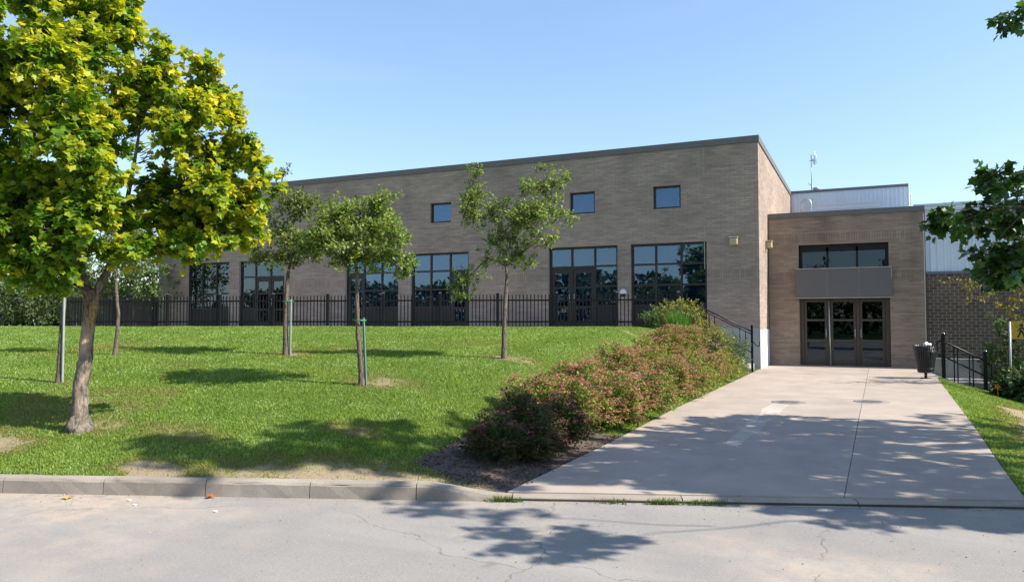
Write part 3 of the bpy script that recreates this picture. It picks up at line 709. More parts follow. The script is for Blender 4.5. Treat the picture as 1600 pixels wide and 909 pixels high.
for (pts) in ([(1.70, 22.69, .78), (1.70, 22.69, 1.0), (1.76, 22.69, 1.07), (1.90, 22.69, 1.02), (2.92, 22.69, .48)], [(1.72, 22.69, .68), (1.90, 22.69, .63), (2.92, 22.69, .09)]):
    g = MB(); g.tube(pts, .022, 8); g.build('rail', M['black'], sr)
for x in (2.08, 2.16, 2.42, 2.50, 2.90):
    t = (x-1.9)/1.02; g = MB(); g.bar((x, 22.69, -.02-.30*t if x < 2.9 else .09), (x, 22.69, 1.02-.54*t), .028, .028); g.build('baluster', M['black'], sr)

# litter bin
bx, by = 1.40, 22.25
b_ = empty('litter_bin', (bx, by, .1), 'black slatted litter bin flaring upward on a short post beside the railing', 'litter bin')
g = MB(); g.tube([(bx, by, .1), (bx, by, .26)], .035, 10); g.lathe([(.13, .10), (.13, .115), (.05, .12)], bx, by, 16); g.build('stand', M['bin'], b_)
g = MB(); g.lathe([(.17, .25), (.19, .26), (.19, .29), (.17, .29)], bx, by, 20); g.build('base_plate', M['bin'], b_)
g = MB(); g.lathe([(.15, .29), (.16, .30), (.255, .93), (.25, .93), (.15, .31)], bx, by, 20); g.build('liner', M['black'], b_)
n = 30; me = None
for k in range(n):
    t = 2*math.pi*k/n; c, s_ = math.cos(t), math.sin(t)
    if me is None:
        g = MB(); g.bar((.185, 0, .16), (.272, 0, .80), .006, .030, (0, 1, 0)); g.bar((.272, 0, .80), (.300, 0, .855), .006, .030, (0, 1, 0))
        o = g.build('slat', M['bin'], b_, org=(0, 0, 0)); me = o.data
    else: o = link('slat', me, b_)
    o.rotation_euler = (0, 0, t)
g = MB(); 
for rr, z in ((.262, .80), (.20, .36)):
    g.tube([(bx+rr*math.cos(2*math.pi*k/24), by+rr*math.sin(2*math.pi*k/24), z) for k in range(25)], .009, 6)
g.build('rim', M['bin'], b_)
g = MB(); g.tube([(bx-.02, by-.05, .90), (bx+.0, by-.05, .98), (bx+.05, by-.02, 1.01)], [.045, .05, .04], 10); g.tube([(bx+.04, by-.04, .95), (bx+.13, by, .98)], [.04, .03], 8)
g.build('paper_cup', M['paper'], None, 'crumpled white paper cup lying on top of the litter bin', 'litter', org=(bx, by, .92))

# yellow sign
sg = empty('yellow_sign', (3.26, 22.3, -.35), 'yellow square sign with a dark figure on a thin grey pole in the bushes', 'sign')
g = MB(); g.tube([(3.26, 22.3, -.4), (3.26, 22.3, 1.56)], .024, 8); g.build('pole', M['galv'], sg)
g = MB(); g.bbox(3.285, 3.80, 22.255, 22.27, 1.13, 1.56, .004); g.build('plate', M['sign'], sg)
g = MB(); yy = 22.253
def disc(cx, cz, r, n=14): g.add([(cx+r*math.cos(2*math.pi*k/n), yy, cz+r*math.sin(2*math.pi*k/n)) for k in range(n)], [tuple(range(n))])
disc(3.50, 1.475, .04)
for q in ([(3.46, 1.43), (3.53, 1.43), (3.54, 1.30), (3.45, 1.30)], [(3.45, 1.30), (3.49, 1.30), (3.44, 1.17), (3.40, 1.17)], [(3.50, 1.30), (3.54, 1.30), (3.58, 1.18), (3.54, 1.18)], [(3.53, 1.42), (3.60, 1.34), (3.585, 1.32), (3.52, 1.38)], [(3.46, 1.42), (3.40, 1.33), (3.415, 1.315), (3.46, 1.37)]):
    g.add([(a, yy, b) for a, b in q], [(0, 1, 2, 3)])
g.build('pictogram', M['ink'], sg)

# ------------------------------------------------------------ leaves and trees
def leaf_template(kind):
    """flat leaf: a along, b across, c normal; unit length; returns verts, tris"""
    if kind == 'maple':
        out = [(0,0),(.04,.50),(.24,.38),(.50,.60),(.62,.27),(1,0)]
        pts = out+[(a, -b) for a, b in out[-2:0:-1]]; ctr = (.38, 0)
        V = [(a, b, .10*abs(b)-.10*a*a) for a, b in pts]+[(ctr[0], 0, -.02)]; n = len(pts)
        return np.array(V), np.array([(i, (i+1) % n, n) for i in range(n)])
    if kind == 'oval':
        V = [(0,0,0),(.35,.27,.05),(.75,.20,.03),(1,0,-.06),(.75,-.20,.03),(.35,-.27,.05)]
        return np.array(V), np.array([(0,1,5),(1,2,4),(1,4,5),(2,3,4)])
    V = [(0,0,0),(.5,.28,.06),(1,0,-.03),(.5,-.28,.06)]
    return np.array(V), np.array([(0,1,3),(1,2,3)])
def norm(a): return a/np.maximum(np.linalg.norm(a, axis=-1, keepdims=True), 1e-9)
def leaves_geo(P, D, N, S, kind):
    tv, tf = leaf_template(kind); D = norm(D); B = norm(np.cross(N, D)); N2 = np.cross(D, B)
    V = P[:, None]+S[:, None, None]*(tv[None, :, 0, None]*D[:, None]+tv[None, :, 1, None]*B[:, None]+tv[None, :, 2, None]*N2[:, None])
    F = (np.arange(len(P))[:, None, None]*len(tv)+tf[None]).reshape(-1, 3)
    return V.reshape(-1, 3), F, len(tv)
CR = np.array([math.cos(YAW), math.sin(YAW), 0]); CF = np.array([-math.sin(YAW), math.cos(YAW), 0]); UPV = np.array([0, 0, 1.])
def tufts(clusters, per, rg, droop=.0, shell=.5):
    """clusters: (x,y,z,rx,ry,rz,n) local -> tuft centres, outward directions, cluster index"""
    P = []; D = []; I = []
    for i, (x, y, z, rx, ry, rz, n) in enumerate(c[:7] for c in clusters):
        n = max(1, int(n*per)); d = norm(rg.normal(size=(n, 3))); r = rg.random(n)**(1/3.)*(1-shell)+shell*(1-.25*rg.random(n)**2)
        r = np.minimum(r, 1.)*(1+.16*rg.normal(size=n)*0.6)
        P.append(np.array([x, y, z])+d*r[:, None]*np.array([rx, ry, rz])); D.append(norm(d*np.array([1, 1, .7])+np.array([0, 0, .35-droop]))); I += [i]*n
    return np.concatenate(P), np.concatenate(D), np.array(I)
def make_tree(name, base, label, cat, group, trunk, r0, clusters, tpc, lpt, lsize, kind, cols, mat, barkm, seed, tl=.22, twig=True, limbs=None, tiprule=None, singles=0, droop=.25, scar=None, rbranch=None, shell=.5):
    """trunk: local polyline; clusters local ellipsoids; cols(rg, n, tip, height) -> (n,3) colours"""
    rg = np.random.default_rng(seed); rnd = random.Random(seed)
    e = empty(name, base, label, cat, group)
    trunk = [Vector(p) for p in trunk]; m = len(trunk)
    # refined trunk rings
    T = []; RR = []
    for i in range(m-1):
        for k in range(6):
            t = k/6; T.append(trunk[i].lerp(trunk[i+1], t))
    T.append(trunk[-1]); n = len(T)
    for i, p in enumerate(T):
        t = i/(n-1); RR.append(r0*(1-.45*t)*(1+.42*math.exp(-t*14)) )
    nr = 14; V = []; prev = None
    for i, p in enumerate(T):
        p = p+Vector((rnd.uniform(-1, 1), rnd.uniform(-1, 1), 0))*r0*.06
        for k in range(nr):
            a = 2*math.pi*k/nr; q = RR[i]*(1+.16*float(vnoise(k*.9+seed, i*.35, 4)-.5)*2*(1 if r0 > .08 else .5))
            V.append((p.x+q*math.cos(a), p.y+q*math.sin(a), p.z-(.06 if i == 0 else 0)))
    F = np.array([(i*nr+k, i*nr+(k+1) % nr, (i+1)*nr+(k+1) % nr, (i+1)*nr+k) for i in range(n-1) for k in range(nr)])
    V = np.array(V); tone = np.zeros((len(V), 2))
    if scar: tone = scar(V)
    mesh_np('trunk', V, F, barkm, e, True, tone)
    # limbs to the clusters
    top = trunk[-1]; g = MB(); org = Vector(base); rb = rbranch or r0*.5
    starts = limbs or {}
    def limb(st, cp, r_, nseg, sag):
        L_ = (cp-st).length; mid = st.lerp(cp, .5)+Vector((rnd.uniform(-.1, .1), rnd.uniform(-.1, .1), sag*(.7+.5*rnd.random())))*L_; pts = []
        for k in range(nseg+1):
            t = k/nseg; pts.append(st*(1-t)**2+mid*2*t*(1-t)+cp*t*t+Vector((rnd.uniform(-1, 1), rnd.uniform(-1, 1), rnd.uniform(-1, 1)))*.02*L_*(0 < k < nseg))
        g.tube(pts, [max(.0025, r_*(1-t/nseg)**.9+.003) for t in range(nseg+1)], 6 if r_ > .01 else 4)
    parents = []
    for c in clusters:
        q = c[7] if len(c) > 7 else tuple(c[:3])
        if q not in parents: parents.append(q)
    parents.sort(key=lambda q: (Vector(q)-top).length); nodes = []
    for q in parents:      # a limb leaves the trunk, or the nearest limb already grown, whichever is closer to its lump of crown
        cp = Vector(q); best = trunk[-1].lerp(trunk[-2], rnd.uniform(0, .4)); bd = (cp-best).length*.92; br = rb
        for (m_, r_) in nodes:
            if (cp-m_).length < bd and (m_-top).length < (cp-top).length*.85: best = m_; bd = (cp-m_).length; br = r_
        limb(best, cp, br, 8, .13); nodes.append((cp, br*.55)); nodes.append((best.lerp(cp, .5)+Vector((0, 0, .06))*(cp-best).length, br*.72))
    for c in clusters:
        if len(c) > 7: limb(Vector(c[7]), Vector(c[:3]), rb*.22, 4, .08)
    g.v = [tuple(Vector(p)) for p in g.v]; g.build('branches', barkm if not scar else M['twig'], e, org=(0, 0, 0))
    P, D, I = tufts(clusters, tpc, rg, droop, shell)
    C = np.array([c[:3] for c in clusters])[I]
    if twig:
        S = C+(P-C)*.35+rg.normal(size=P.shape)*.03; E_ = P+D*tl*.6
        Mx = S+(E_-S)*.5+np.array([0, 0, .04])
        rad = max(.0025, r0*.03); vv = []; 
        for (Q, rr_) in ((S, rad*1.8), (Mx, rad*1.2), (E_, rad*.5)):
            ax = norm(E_-S); a1 = norm(np.cross(ax, np.array([.3, .2, .9]))); a2 = np.cross(ax, a1)
            for k in range(3): vv.append(Q+rr_*(a1*math.cos(2.094*k)+a2*math.sin(2.094*k)))
        vv = np.stack(vv, 1); nb = len(P)
        tf = np.array([(j*3+k, j*3+(k+1) % 3, (j+1)*3+(k+1) % 3, (j+1)*3+k) for j in range(2) for k in range(3)])
        o = mesh_np('twigs', vv.reshape(-1, 3), (np.arange(nb)[:, None, None]*9+tf[None]).reshape(-1, 4), M['twig'], e, True); o['kind'] = 'stuff'
    # leaves
    nt_ = len(P); K = lpt; t = rg.random((nt_, K)); t = .15+.85*t
    tl_ = tl*(.7+.6*rg.random((nt_, 1, 1)))
    side = norm(rg.normal(size=(nt_, K, 3)))
    LP = P[:, None]+D[:, None]*tl_*(t[..., None]-.35)+side*lsize*.35
    LD = norm(D[:, None]*.55+side*1.0+np.array([0, 0, -droop*1.2]))
    LN = norm(np.array([0, 0, 1.])+rg.normal(size=(nt_, K, 3))*.42+D[:, None]*.35)
    LS = lsize*(.65+.6*rg.random((nt_, K)))
    LP, LD, LN, LS, tt = LP.reshape(-1, 3), LD.reshape(-1, 3), LN.reshape(-1, 3), LS.ravel(), t.ravel()
    rel = np.linalg.norm((P-C)/np.array([c[3:6] for c in clusters])[I], axis=1)
    tuft_r = np.repeat(rg.random(nt_), K)
    colr = cols(rg, len(LP), tt*.5+.5*np.repeat(np.clip(rel, 0, 1), K), LP, tuft_r)
    keep = np.ones(len(LP), bool)
    if singles:
        W = LP+np.array(base); dd = W-np.array([0, 0, 1.6]); zz = dd@CF; uu = (dd@CR)/np.maximum(zz, .1)
        ok = (zz > 1)&(np.abs(uu) < .66)&(dd[:, 2]/np.maximum(zz, .1) < .40); sc_ = np.where(ok, LS/np.maximum(zz, .1), 0); idx = np.argsort(-sc_)[:singles]; idx = idx[sc_[idx] > 0]
        lv = 8; br = colr[idx].sum(1); bins = np.minimum((np.argsort(np.argsort(br))*lv//max(1, len(idx))), lv-1); tv, tf = leaf_template(kind); meshes = {}
        for b in range(lv):
            mm = idx[bins == b]
            if not len(mm): continue
            me = bpy.data.meshes.new('leaf'); me.from_pydata([tuple(v) for v in tv], [], [tuple(int(i) for i in f) for f in tf]); a = me.color_attributes.new('tone', 'FLOAT_COLOR', 'POINT')
            c = colr[mm].mean(0)
            for q in a.data: q.color = (*c, 1)
            me.materials.append(mat)
            for j in mm:
                d_ = LD[j]; b_2 = np.cross(LN[j], d_); b_2 /= np.linalg.norm(b_2); n_ = np.cross(d_, b_2); o = link('leaf', me, e); s_ = LS[j]
                o.matrix_local = Matrix(((d_[0]*s_, b_2[0]*s_, n_[0]*s_, LP[j][0]), (d_[1]*s_, b_2[1]*s_, n_[1]*s_, LP[j][1]), (d_[2]*s_, b_2[2]*s_, n_[2]*s_, LP[j][2]), (0, 0, 0, 1)))
        keep[idx] = False
    V, F, tn = leaves_geo(LP[keep], LD[keep], LN[keep], LS[keep], kind)
    o = mesh_np('crown', V, F, mat, e, False, np.repeat(colr[keep], tn, axis=0)); o['kind'] = 'stuff'
    return e
def pal(*cs):
    A = np.array(cs)
    def f(rg, n, tip, LP, tr):
        x = np.clip(rg.random(n)*.5+tr*.5, 0, .999)*(len(A)-1); i = x.astype(int); fr = (x-i)[:, None]
        return (A[i]*(1-fr)+A[np.minimum(i+1, len(A)-1)]*fr)*(.85+.3*rg.random((n, 1)))
    return f
def px_clusters(bpx, bpy_, s, lst, rg):
    """crown lumps measured off the tree's own height: (across, up, half width, half height, depth offset in m, weight)"""
    out = []
    for (x, y, rx, ry, dp, n) in lst:
        p = CR*(x-bpx)*s+CF*dp+UPV*(bpy_-y)*s; rr = min(rx, 60)*s
        out.append((*p, rx*s, max(rr*.9, .1), ry*s, n))
    return out
def lumpy(cl, rg, k=6, f=.5, spray=2):
    out = []
    for (x, y, z, a, b, c, n) in cl:
        d = norm(rg.normal(size=(k, 3))); 
        for i in range(k): out.append((x+d[i][0]*a*.62, y+d[i][1]*b*.62, z+d[i][2]*c*.62, a*f*rg.uniform(.8, 1.15), b*f, c*f*rg.uniform(.6, .95), n/k*.92, (x, y, z)))
        d = norm(rg.normal(size=(spray, 3))+np.array([0, 0, .3]))
        for i in range(spray): out.append((x+d[i][0]*a*1.02, y+d[i][1]*b*1.02, z+d[i][2]*c*1.02, .10, .10, .13, n*.04, (x, y, z)))
    return out
def px_line(bpx, bpy_, s, pts): return [tuple(CR*(x-bpx)*s+UPV*(bpy_-y)*s) for x, y in pts]

# --- the big maple at the left
s = 8.55/1183
mcl = [(60,50,110,70,.3,80),(150,85,75,55,-.5,50),(-60,90,90,80,0,40),(0,190,100,75,-.6,75),(120,190,80,65,.5,60),(110,150,70,50,-1.,45),(215,112,38,30,.2,20),(180,45,26,24,0,9),
       (305,142,30,32,.1,20),(295,195,52,45,-.2,44),(335,240,44,42,.1,38),(285,265,46,40,.6,36),(348,298,40,36,-.2,34),(280,335,60,40,.2,40),(125,320,100,55,-.5,72),(20,320,90,65,.1,66),
       (165,372,60,38,-.7,34),(70,380,60,38,-.9,32),(325,345,55,34,.3,34),(378,312,14,20,0,8),(255,380,30,22,-.3,10),(-90,290,80,80,0,35),(20,-50,130,70,0,60),(30,110,80,60,-1.1,40),(160,250,50,45,-.9,30),(25,415,30,20,-.6,9),(250,175,30,30,.3,12),(225,95,26,20,.2,14),(262,150,30,26,.2,18),(190,150,45,40,.2,34),(235,290,40,36,.3,24),(150,20,40,22,.1,18),(130,-10,60,30,.2,30),(90,405,44,22,-.7,20),(150,402,40,20,-.8,18),(205,392,36,18,-.4,15),(35,395,40,22,-.5,18),(140,190,55,50,-.9,34),(190,220,40,45,-.7,22),(190,300,50,45,-.8,28),(340,375,30,14,-.2,9),(100,440,26,12,-.3,6),(290,392,26,12,.0,7)]
mcl += [(140,428,34,13,-.6,9),(80,432,34,12,-.5,8),(10,240,50,50,0,34),(0,160,50,40,0,28),(40,300,50,40,-.2,28),(15,375,40,26,-.1,16),(190,335,40,30,0,20),(312,112,10,16,0,5),(243,72,10,14,.1,4),(182,22,10,10,0,3),(396,282,12,18,0,6),(404,312,7,9,0,2.5),(160,15,10,14,0,4),(345,160,12,12,.1,5),(378,208,12,12,0,5),(398,250,10,12,0,5),(240,395,20,12,-.5,6),(395,355,10,14,0,4),(318,95,4,10,0,1.5),(350,178,4,8,0,1.5)]
mc = lumpy(px_clusters(127, 672, s, mcl, rng), rng)
def maple_cols(rg, n, tip, LP, tr):
    g1 = np.array([.065, .17, .010]); g2 = np.array([.18, .33, .022]); yl = np.array([.58, .55, .028]); br = np.array([.34, .24, .03])
    k = rg.random((n, 1)); c = g1*(1-k)+g2*k
    hz = np.clip((LP@CR+.2)/2.2, 0, 1)*.30+np.clip((LP[:, 2]-2.2)/2.8, 0, 1)*.22      # yellow young shoots, plus sun-side brightness painted into leaves at right and top
    y = np.clip((tip-.62)*2.2+hz*1.5-.38+(tr-.5)*.7+rg.normal(size=n)*.12, 0, 1)[:, None]; c = c*(1-y)+yl*y
    b = ((rg.random(n) < .025)&(y[:, 0] > .7))[:, None]; return np.where(b, br, c)*(.85+.3*rg.random((n, 1)))
def scar(V):
    z = V[:, 2]; a = (V@CR)-np.interp(z, [0, .9, 1.4], [0, .05, .1]); f = -(V@CF); o = np.zeros((len(V), 2)); front = f > .02
    o[:, 0] = front*np.exp(-((a+.01)/.05)**2)*np.clip(1.5*np.exp(-((z-.98)/.12)**2)+.8*np.exp(-((z-.55)/.25)**2)*(vnoise(z*12, a*20, 3) > .55), 0, 1)
    o[:, 1] = front*np.exp(-((a-.03)/.04)**2)*np.exp(-((z-1.32)/.2)**2)*1.; return o
mb = (-8.04, 5.74, float(lawn_z(-8.04, 5.74)))
mt = px_line(127, 672, s, [(127,672),(124,640),(125,600),(131,560),(136,510),(140,475),(139,452)])
maple = make_tree('maple_tree', mb, 'big maple with a yellow green crown and a scarred leaning trunk near the kerb', 'tree', None, mt, .098, mc, 1.9, 25, .068, 'maple', maple_cols, M['leafg'], M['bark'], 11,
          tl=.24, singles=300, droop=.30, scar=scar, rbranch=.034)
# burl at the foot and the two stout forks
g = MB(); O = Vector(mb)
def loc(px, py, d=0.): return O+Vector(CR*(px-127)*s+CF*d+UPV*(672-py)*s)
g.tube([loc(122, 674, -.06), loc(120, 662, -.085), loc(124, 652, -.07), loc(128, 645, -.04)], [.07, .075, .055, .02], 12)
g.build('root_burl', M['bark'], maple)
g = MB(); g.tube([loc(138, 478), loc(132, 452), loc(122, 425), loc(112, 380), (loc(100, 300, .1))], [.066, .055, .045, .035, .022], 12)
g.tube([loc(143, 474), loc(152, 445), loc(160, 415, .1), loc(178, 350, .1), loc(195, 250, .1), loc(205, 180, .1)], [.055, .046, .038, .03, .02, .012], 12)
g.build('fork', M['bark'], maple)
g = MB(); rr = random.Random(5)     # bare twigs in the gap of the crown
for k in range(16):
    p = loc(200+rr.uniform(-4, 8), 250-rr.uniform(0, 60), .1); q = p+Vector(CR*rr.uniform(.1, .32)+UPV*rr.uniform(-.02, .3)+CF*rr.uniform(-.1, .1))
    g.tube([p, p.lerp(q, .5)+Vector((0, 0, .02)), q], [.006, .004, .002], 4)
g.build('bare_twigs', M['twig'], maple)

# --- young trees on the lawn
YG = 'young staked trees on the lawn'
apple = pal((.08, .14, .024), (.13, .22, .036), (.22, .30, .065), (.38, .43, .17))
apple2 = pal((.07, .11, .02), (.12, .17, .03), (.18, .23, .05), (.26, .29, .10))
def young(px, py, zv, pos, lab, trunk, cl, colr, seed, r0=.045, dens=1., lsize=.055):
    r0 *= .82
    s = zv/1183; b = (*pos, float(lawn_z(*pos)))
    c = px_clusters(px, py, s, cl, rng)
    return make_tree('young_tree', b, lab, 'tree', YG, px_line(px, py, s, trunk), r0, lumpy(c, rng, 5, .58, 2), dens*2.5, 14, lsize, 'oval', colr, M['leafg'], M['bark2'], seed, tl=.16, droop=.0, rbranch=.022, shell=.2)
young(565, 602, 10.67, (-6.44, 8.82), 'young tree with a dense dark green crown leaning over a thin teal stake', [(565,602),(562,560),(558,520),(556,470),(555,430),(553,400)],
      [(550,350,50,38,0,62),(592,350,42,38,.15,50),(503,370,38,28,-.1,36),(598,405,40,24,.1,34),(556,398,40,26,-.2,32),(583,318,24,14,0,12),(601,308,14,8,0,5),(633,430,15,10,.1,6),(520,335,26,20,.2,16),(477,385,20,18,0,9),(610,376,28,20,-.2,16),(628,370,12,10,0,4),(530,410,16,14,-.1,6)], apple, 21, .048)
young(787, 561, 12.72, (-5.51, 11.51), 'tallest young tree with upswept bare twigs and no stake nearest the shrubs', [(787,561),(787,520),(789,470),(792,430),(790,415)],
      [(800,350,38,34,0,40),(770,325,26,26,.1,22),(835,340,32,30,-.1,30),(815,395,32,24,.1,28),(735,335,14,30,0,22),(738,300,10,22,0,12),(741,272,7,14,0,5),(728,440,24,20,-.1,17),(715,455,16,14,0,7),(860,330,22,26,.1,14),(850,295,18,16,0,10),(868,290,16,10,0,7),(885,280,8,7,0,3),(815,300,18,22,0,11),(845,375,26,16,0,13),(848,265,12,6,0,3),(760,405,16,10,0,5),(885,345,10,14,0,4),(783,375,20,24,0,12)], apple, 22, .05, .95)
young(447, 555, 13.33, (-9.25, 10.43), 'young light green tree with a tall thin leader beside the metal stake', [(447,555),(446,510),(446,470),(449,430),(452,412)],
      [(436,300,9,32,0,9),(440,270,7,10,0,2.5),(428,352,24,24,0,20),(468,335,30,26,.1,26),(455,385,40,26,0,38),(412,402,28,14,0,14),(440,408,28,20,-.1,18),(497,330,22,16,0,12),(505,372,26,18,.1,15),(470,310,16,10,0,6),(490,400,16,14,0,7)], apple2, 23, .055, .95, .062)
young(92, 598, 11.04, (-10.67, 7.26), 'slim young tree with a pale metal stake behind the big maple trunk', [(92,598),(93,550),(95,500),(98,455),(99,420)],
      [(95,380,30,25,0,22),(70,360,30,25,0,20),(125,360,30,28,0,20),(95,330,34,24,0,20)], apple, 24, .05)
young(179, 555, 13.48, (-12.12, 9.27), 'slim crooked young tree without a stake right of the maple trunk', [(179,555),(182,520),(183,490),(179,455),(178,430)],
      [(180,395,26,22,0,20),(155,380,24,20,0,15),(205,375,24,22,0,15),(180,350,26,20,0,16)], apple2, 25, .045)
def stake(x, y, h, lab, tree_at, col='stakem', lean=(0, 0)):
    z = float(lawn_z(x, y)); e = empty('tree_stake', (x, y, z), lab, 'stake', 'tree stakes')
    g = MB(); a = Vector((x, y, z-.1)); b = Vector((x+lean[0], y+lean[1], z+h)); g.bar(a, b, .026, .026, (0, 1, 0)); g.build('pole', M[col], e)
    t = Vector((*tree_at, z+h-.04)); g = MB(); d = (t-b); d.z = 0; u = d.normalized(); v = Vector((-u.y, u.x, 0))
    g.tube([Vector((b.x, b.y, t.z))-u*.03+v*.03, t+v*.055-u*.01, t+u*.07, t-v*.055-u*.01, Vector((b.x, b.y, t.z))-u*.03-v*.03], .011, 6); g.build('tie', M['green'], e)
M['teal'] = plain('teal_stake', (.13, .20, .19), .5, .3)
M['stakem'] = plain('stake_metal', (.30, .33, .31), .5, .4)
stake(-10.60, 7.26, 1.33, 'pale metal stake tied to the slim tree left of the maple trunk', (-10.63, 7.28))
stake(-9.16, 10.44, .98, 'pale metal stake tied to the light green young tree', (-9.25, 10.43))
stake(-6.38, 8.84, .95, 'thin teal stake tied to the dense dark green young tree', (-6.49, 8.80), 'teal', (-.045, -.02))

# --- street trees right of the view whose shade falls on the walkway, one reaching into the picture
oakc = pal((.02, .06, .01), (.035, .095, .015), (.06, .15, .024), (.11, .22, .04))
o0 = np.array([5.6, 10.6, 0.])
def W(x, y, z, rx, ry, rz, n): return (x-o0[0], y-o0[1], z, rx, ry, rz, n)
def at(px, py, zv): # point in front of the viewer's side of that tree, metres
    q = CR*(px-800)/1183*zv+CF*zv*1.0; return (q[0], q[1], 1.6+(500-py)/1183*zv)
oc = []
for (px, py, rx, ry, n, zv) in [(1562,268,16,22,9,10.4),(1590,265,14,16,7,10.6),(1500,335,26,12,9,10.3),(1478,322,9,8,3,10.2),(1540,322,18,13,8,10.5),(1562,345,20,15,10,10.6),(1580,385,18,18,11,10.3),(1560,412,20,12,9,10.2),(1590,418,16,16,9,10.6),(1586,330,20,22,12,10.8),(1597,8,14,12,7,11.),(1545,385,12,9,4,10.2)]:
    x, y, z = at(px, py, zv); oc.append(W(x, y, z, rx*.0089, .2, ry*.0089, n)+(((3.6-o0[0], 12.4-o0[1], 6.2),) if py < 60 else ()))
nview = len(oc)
oc += [W(3.0,11.2,3.3,.6,.8,.6,24),W(3.9,8.9,5.2,1.1,1.2,.6,190),W(5.8,8.9,5.6,1.4,1.3,.7,210),W(4.1,11.0,5.2,1.2,1.2,.6,180),W(5.9,11.0,5.8,1.5,1.4,.8,170),W(5.2,12.6,5.4,1.3,.8,.6,90),W(7.3,12.9,5.6,1.2,1.1,.8,80),W(7.0,9.6,5.2,1.2,1.2,.7,90),W(6.,10.2,7.2,1.4,1.3,.8,70),W(7.8,14.2,5.6,.9,.7,.5,30)]
make_tree('street_tree', (5.6, 10.6, -.1), 'dark green lobed leaf tree reaching in from the right edge of the picture', 'tree', 'street trees off the right edge', [(0,0,0),(.05,0,1.2),(-.05,.1,2.4),(0,0,3.4)], .2, oc, 1.0, 17, .113, 'maple', oakc, M['leafd'], M['bark2'], 31, tl=.3, singles=260, droop=.35, rbranch=.03)
o0 = np.array([6.0, 8.0, 0.])
oc = [W(3.6,7.9,7.9,1.3,.65,.5,105),W(4.9,8.0,7.6,.9,.5,.4,45),W(3.1,7.1,8.6,.9,.28,.3,36),W(2.3,7.0,8.3,.6,.25,.3,22),W(4.7,9.3,8.0,.8,.4,.4,40),W(3.0,5.85,4.6,.42,.24,.2,18),W(5.2,7.7,4.6,.8,.30,.4,26),W(6.4,7.9,4.6,.8,.35,.4,34),W(4.4,6.75,7.1,.7,.12,.25,9),W(3.9,6.6,9.2,.3,.1,.2,4),W(7.4,8.6,5.4,1.0,.7,.7,60),W(5.8,8.5,6.4,1.,.6,.5,60),W(6.2,8.6,8.2,1.2,.6,.6,40)]
make_tree('street_tree', (6.0, 8.0, -.05), 'street tree standing beyond the right edge beside the road', 'tree', 'street trees off the right edge', [(0,0,0),(.05,0,1.2),(-.05,.1,2.4),(0,0,3.6)], .17, oc, 1.0, 12, .135, 'maple', oakc, M['leafd'], M['bark2'], 32, tl=.3, droop=.35, rbranch=.03)

# --- small ornamental tree and bushes at the right
yel = pal((.06, .075, .015), (.11, .12, .02), (.22, .19, .03), (.30, .23, .04))
s = 21.8/1183; ob = (3.75, 21.2, -.35)
bp = 800+1183*(ob[0]*CR[0]+ob[1]*CR[1])/(ob[0]*CF[0]+ob[1]*CF[1]); zb = ob[0]*CF[0]+ob[1]*CF[1]; s = zb/1183; bpv = 500+(1.6-ob[2])/zb*1183
cl = [(1505,443,24,6,0,9),(1540,455,22,9,.1,10),(1570,440,18,10,.1,9),(1590,430,14,12,-.1,9),(1520,468,16,5,-.1,4),(1560,475,24,12,0,10),(1595,470,22,18,.1,14),(1620,440,30,25,0,26),(1640,480,30,22,0,20),(1585,500,16,12,0,8)]
make_tree('ornamental_tree', ob, 'small spreading tree with yellowing leaves and tangled twigs before the brown brick', 'tree', None, px_line(bp, bpv, s, [(bp, bpv), (bp+3, bpv-40), (bp-4, bpv-90), (bp-2, bpv-120)]), .07, px_clusters(bp, bpv, s, cl+[(1690,385,60,30,0,60),(1720,430,50,30,0,30)], rng), 1.0, 9, .07, 'oval', yel, M['leafg'], M['bark2'], 41, tl=.2, droop=.1, rbranch=.025, shell=.1)
g = MB(); rr = random.Random(8)
def bush(name, x, y, z, rx, ry, rz, lab, cat, colr, seed, n=60, lsize=.09, kind='oval', group=None, mat='leafs', lpt=10, tl=.14, droop=.2):
    return make_tree(name, (x, y, z), lab, cat, group, [(0,0,0),(.01,0,rz*.3),(0,.01,rz*.6)], .02, [(0,0,rz*.9,rx,ry,rz*.95,n),(rx*.45,0,rz*.75,rx*.55,ry*.6,rz*.7,n*.35),(-rx*.45,.1,rz*.7,rx*.55,ry*.6,rz*.65,n*.35)], 1.0, lpt, lsize, kind, colr, M[mat], M['twig'], seed, tl=tl, droop=droop, rbranch=.008, shell=.45)
dk = pal((.02, .05, .01), (.04, .085, .015), (.075, .13, .03), (.12, .18, .06))
bush('broadleaf_bush', 3.25, 21.6, -.42, .42, .4, .42, 'low dark bush with large pale edged leaves at the foot of the yellow sign', 'bush', dk, 51, 46, .16, mat='leafd')
bush('broadleaf_bush', 4.0, 21.4, -.45, .6, .5, .6, 'large leaved bush cut by the right edge below the yellow sign', 'bush', dk, 52, 60, .16, mat='leafd')
bush('tall_bush', 3.3, 23.6, -.5, .42, .4, 1.25, 'tall dark green bush behind the sign pole against the brown brick', 'bush', dk, 53, 80, .10)
bush('tall_bush', 4.3, 23.3, -.5, .7, .6, 1.3, 'tall green bush at the right edge behind the yellow sign', 'bush', dk, 54, 110, .10)
g = MB()
for k in range(5):
    t = 2*math.pi*k/5; g.add([(2.83, 21.30, .02), (2.83+.05*math.cos(t-.4), 21.28, .02+.05*math.sin(t-.4)), (2.83+.075*math.cos(t), 21.25, .02+.075*math.sin(t)), (2.83+.05*math.cos(t+.4), 21.28, .02+.05*math.sin(t+.4))], [(0, 1, 2, 3)])
g.tube([(2.83, 21.30, .02), (2.86, 21.34, -.3)], .006, 4)
M['orange'] = plain('orange_petal', (.85, .28, .02), .6); g.build('orange_flower', M['orange'], None, 'single orange blossom at the left edge of the broadleaf bush', 'flower', org=(2.83, 21.3, .02))

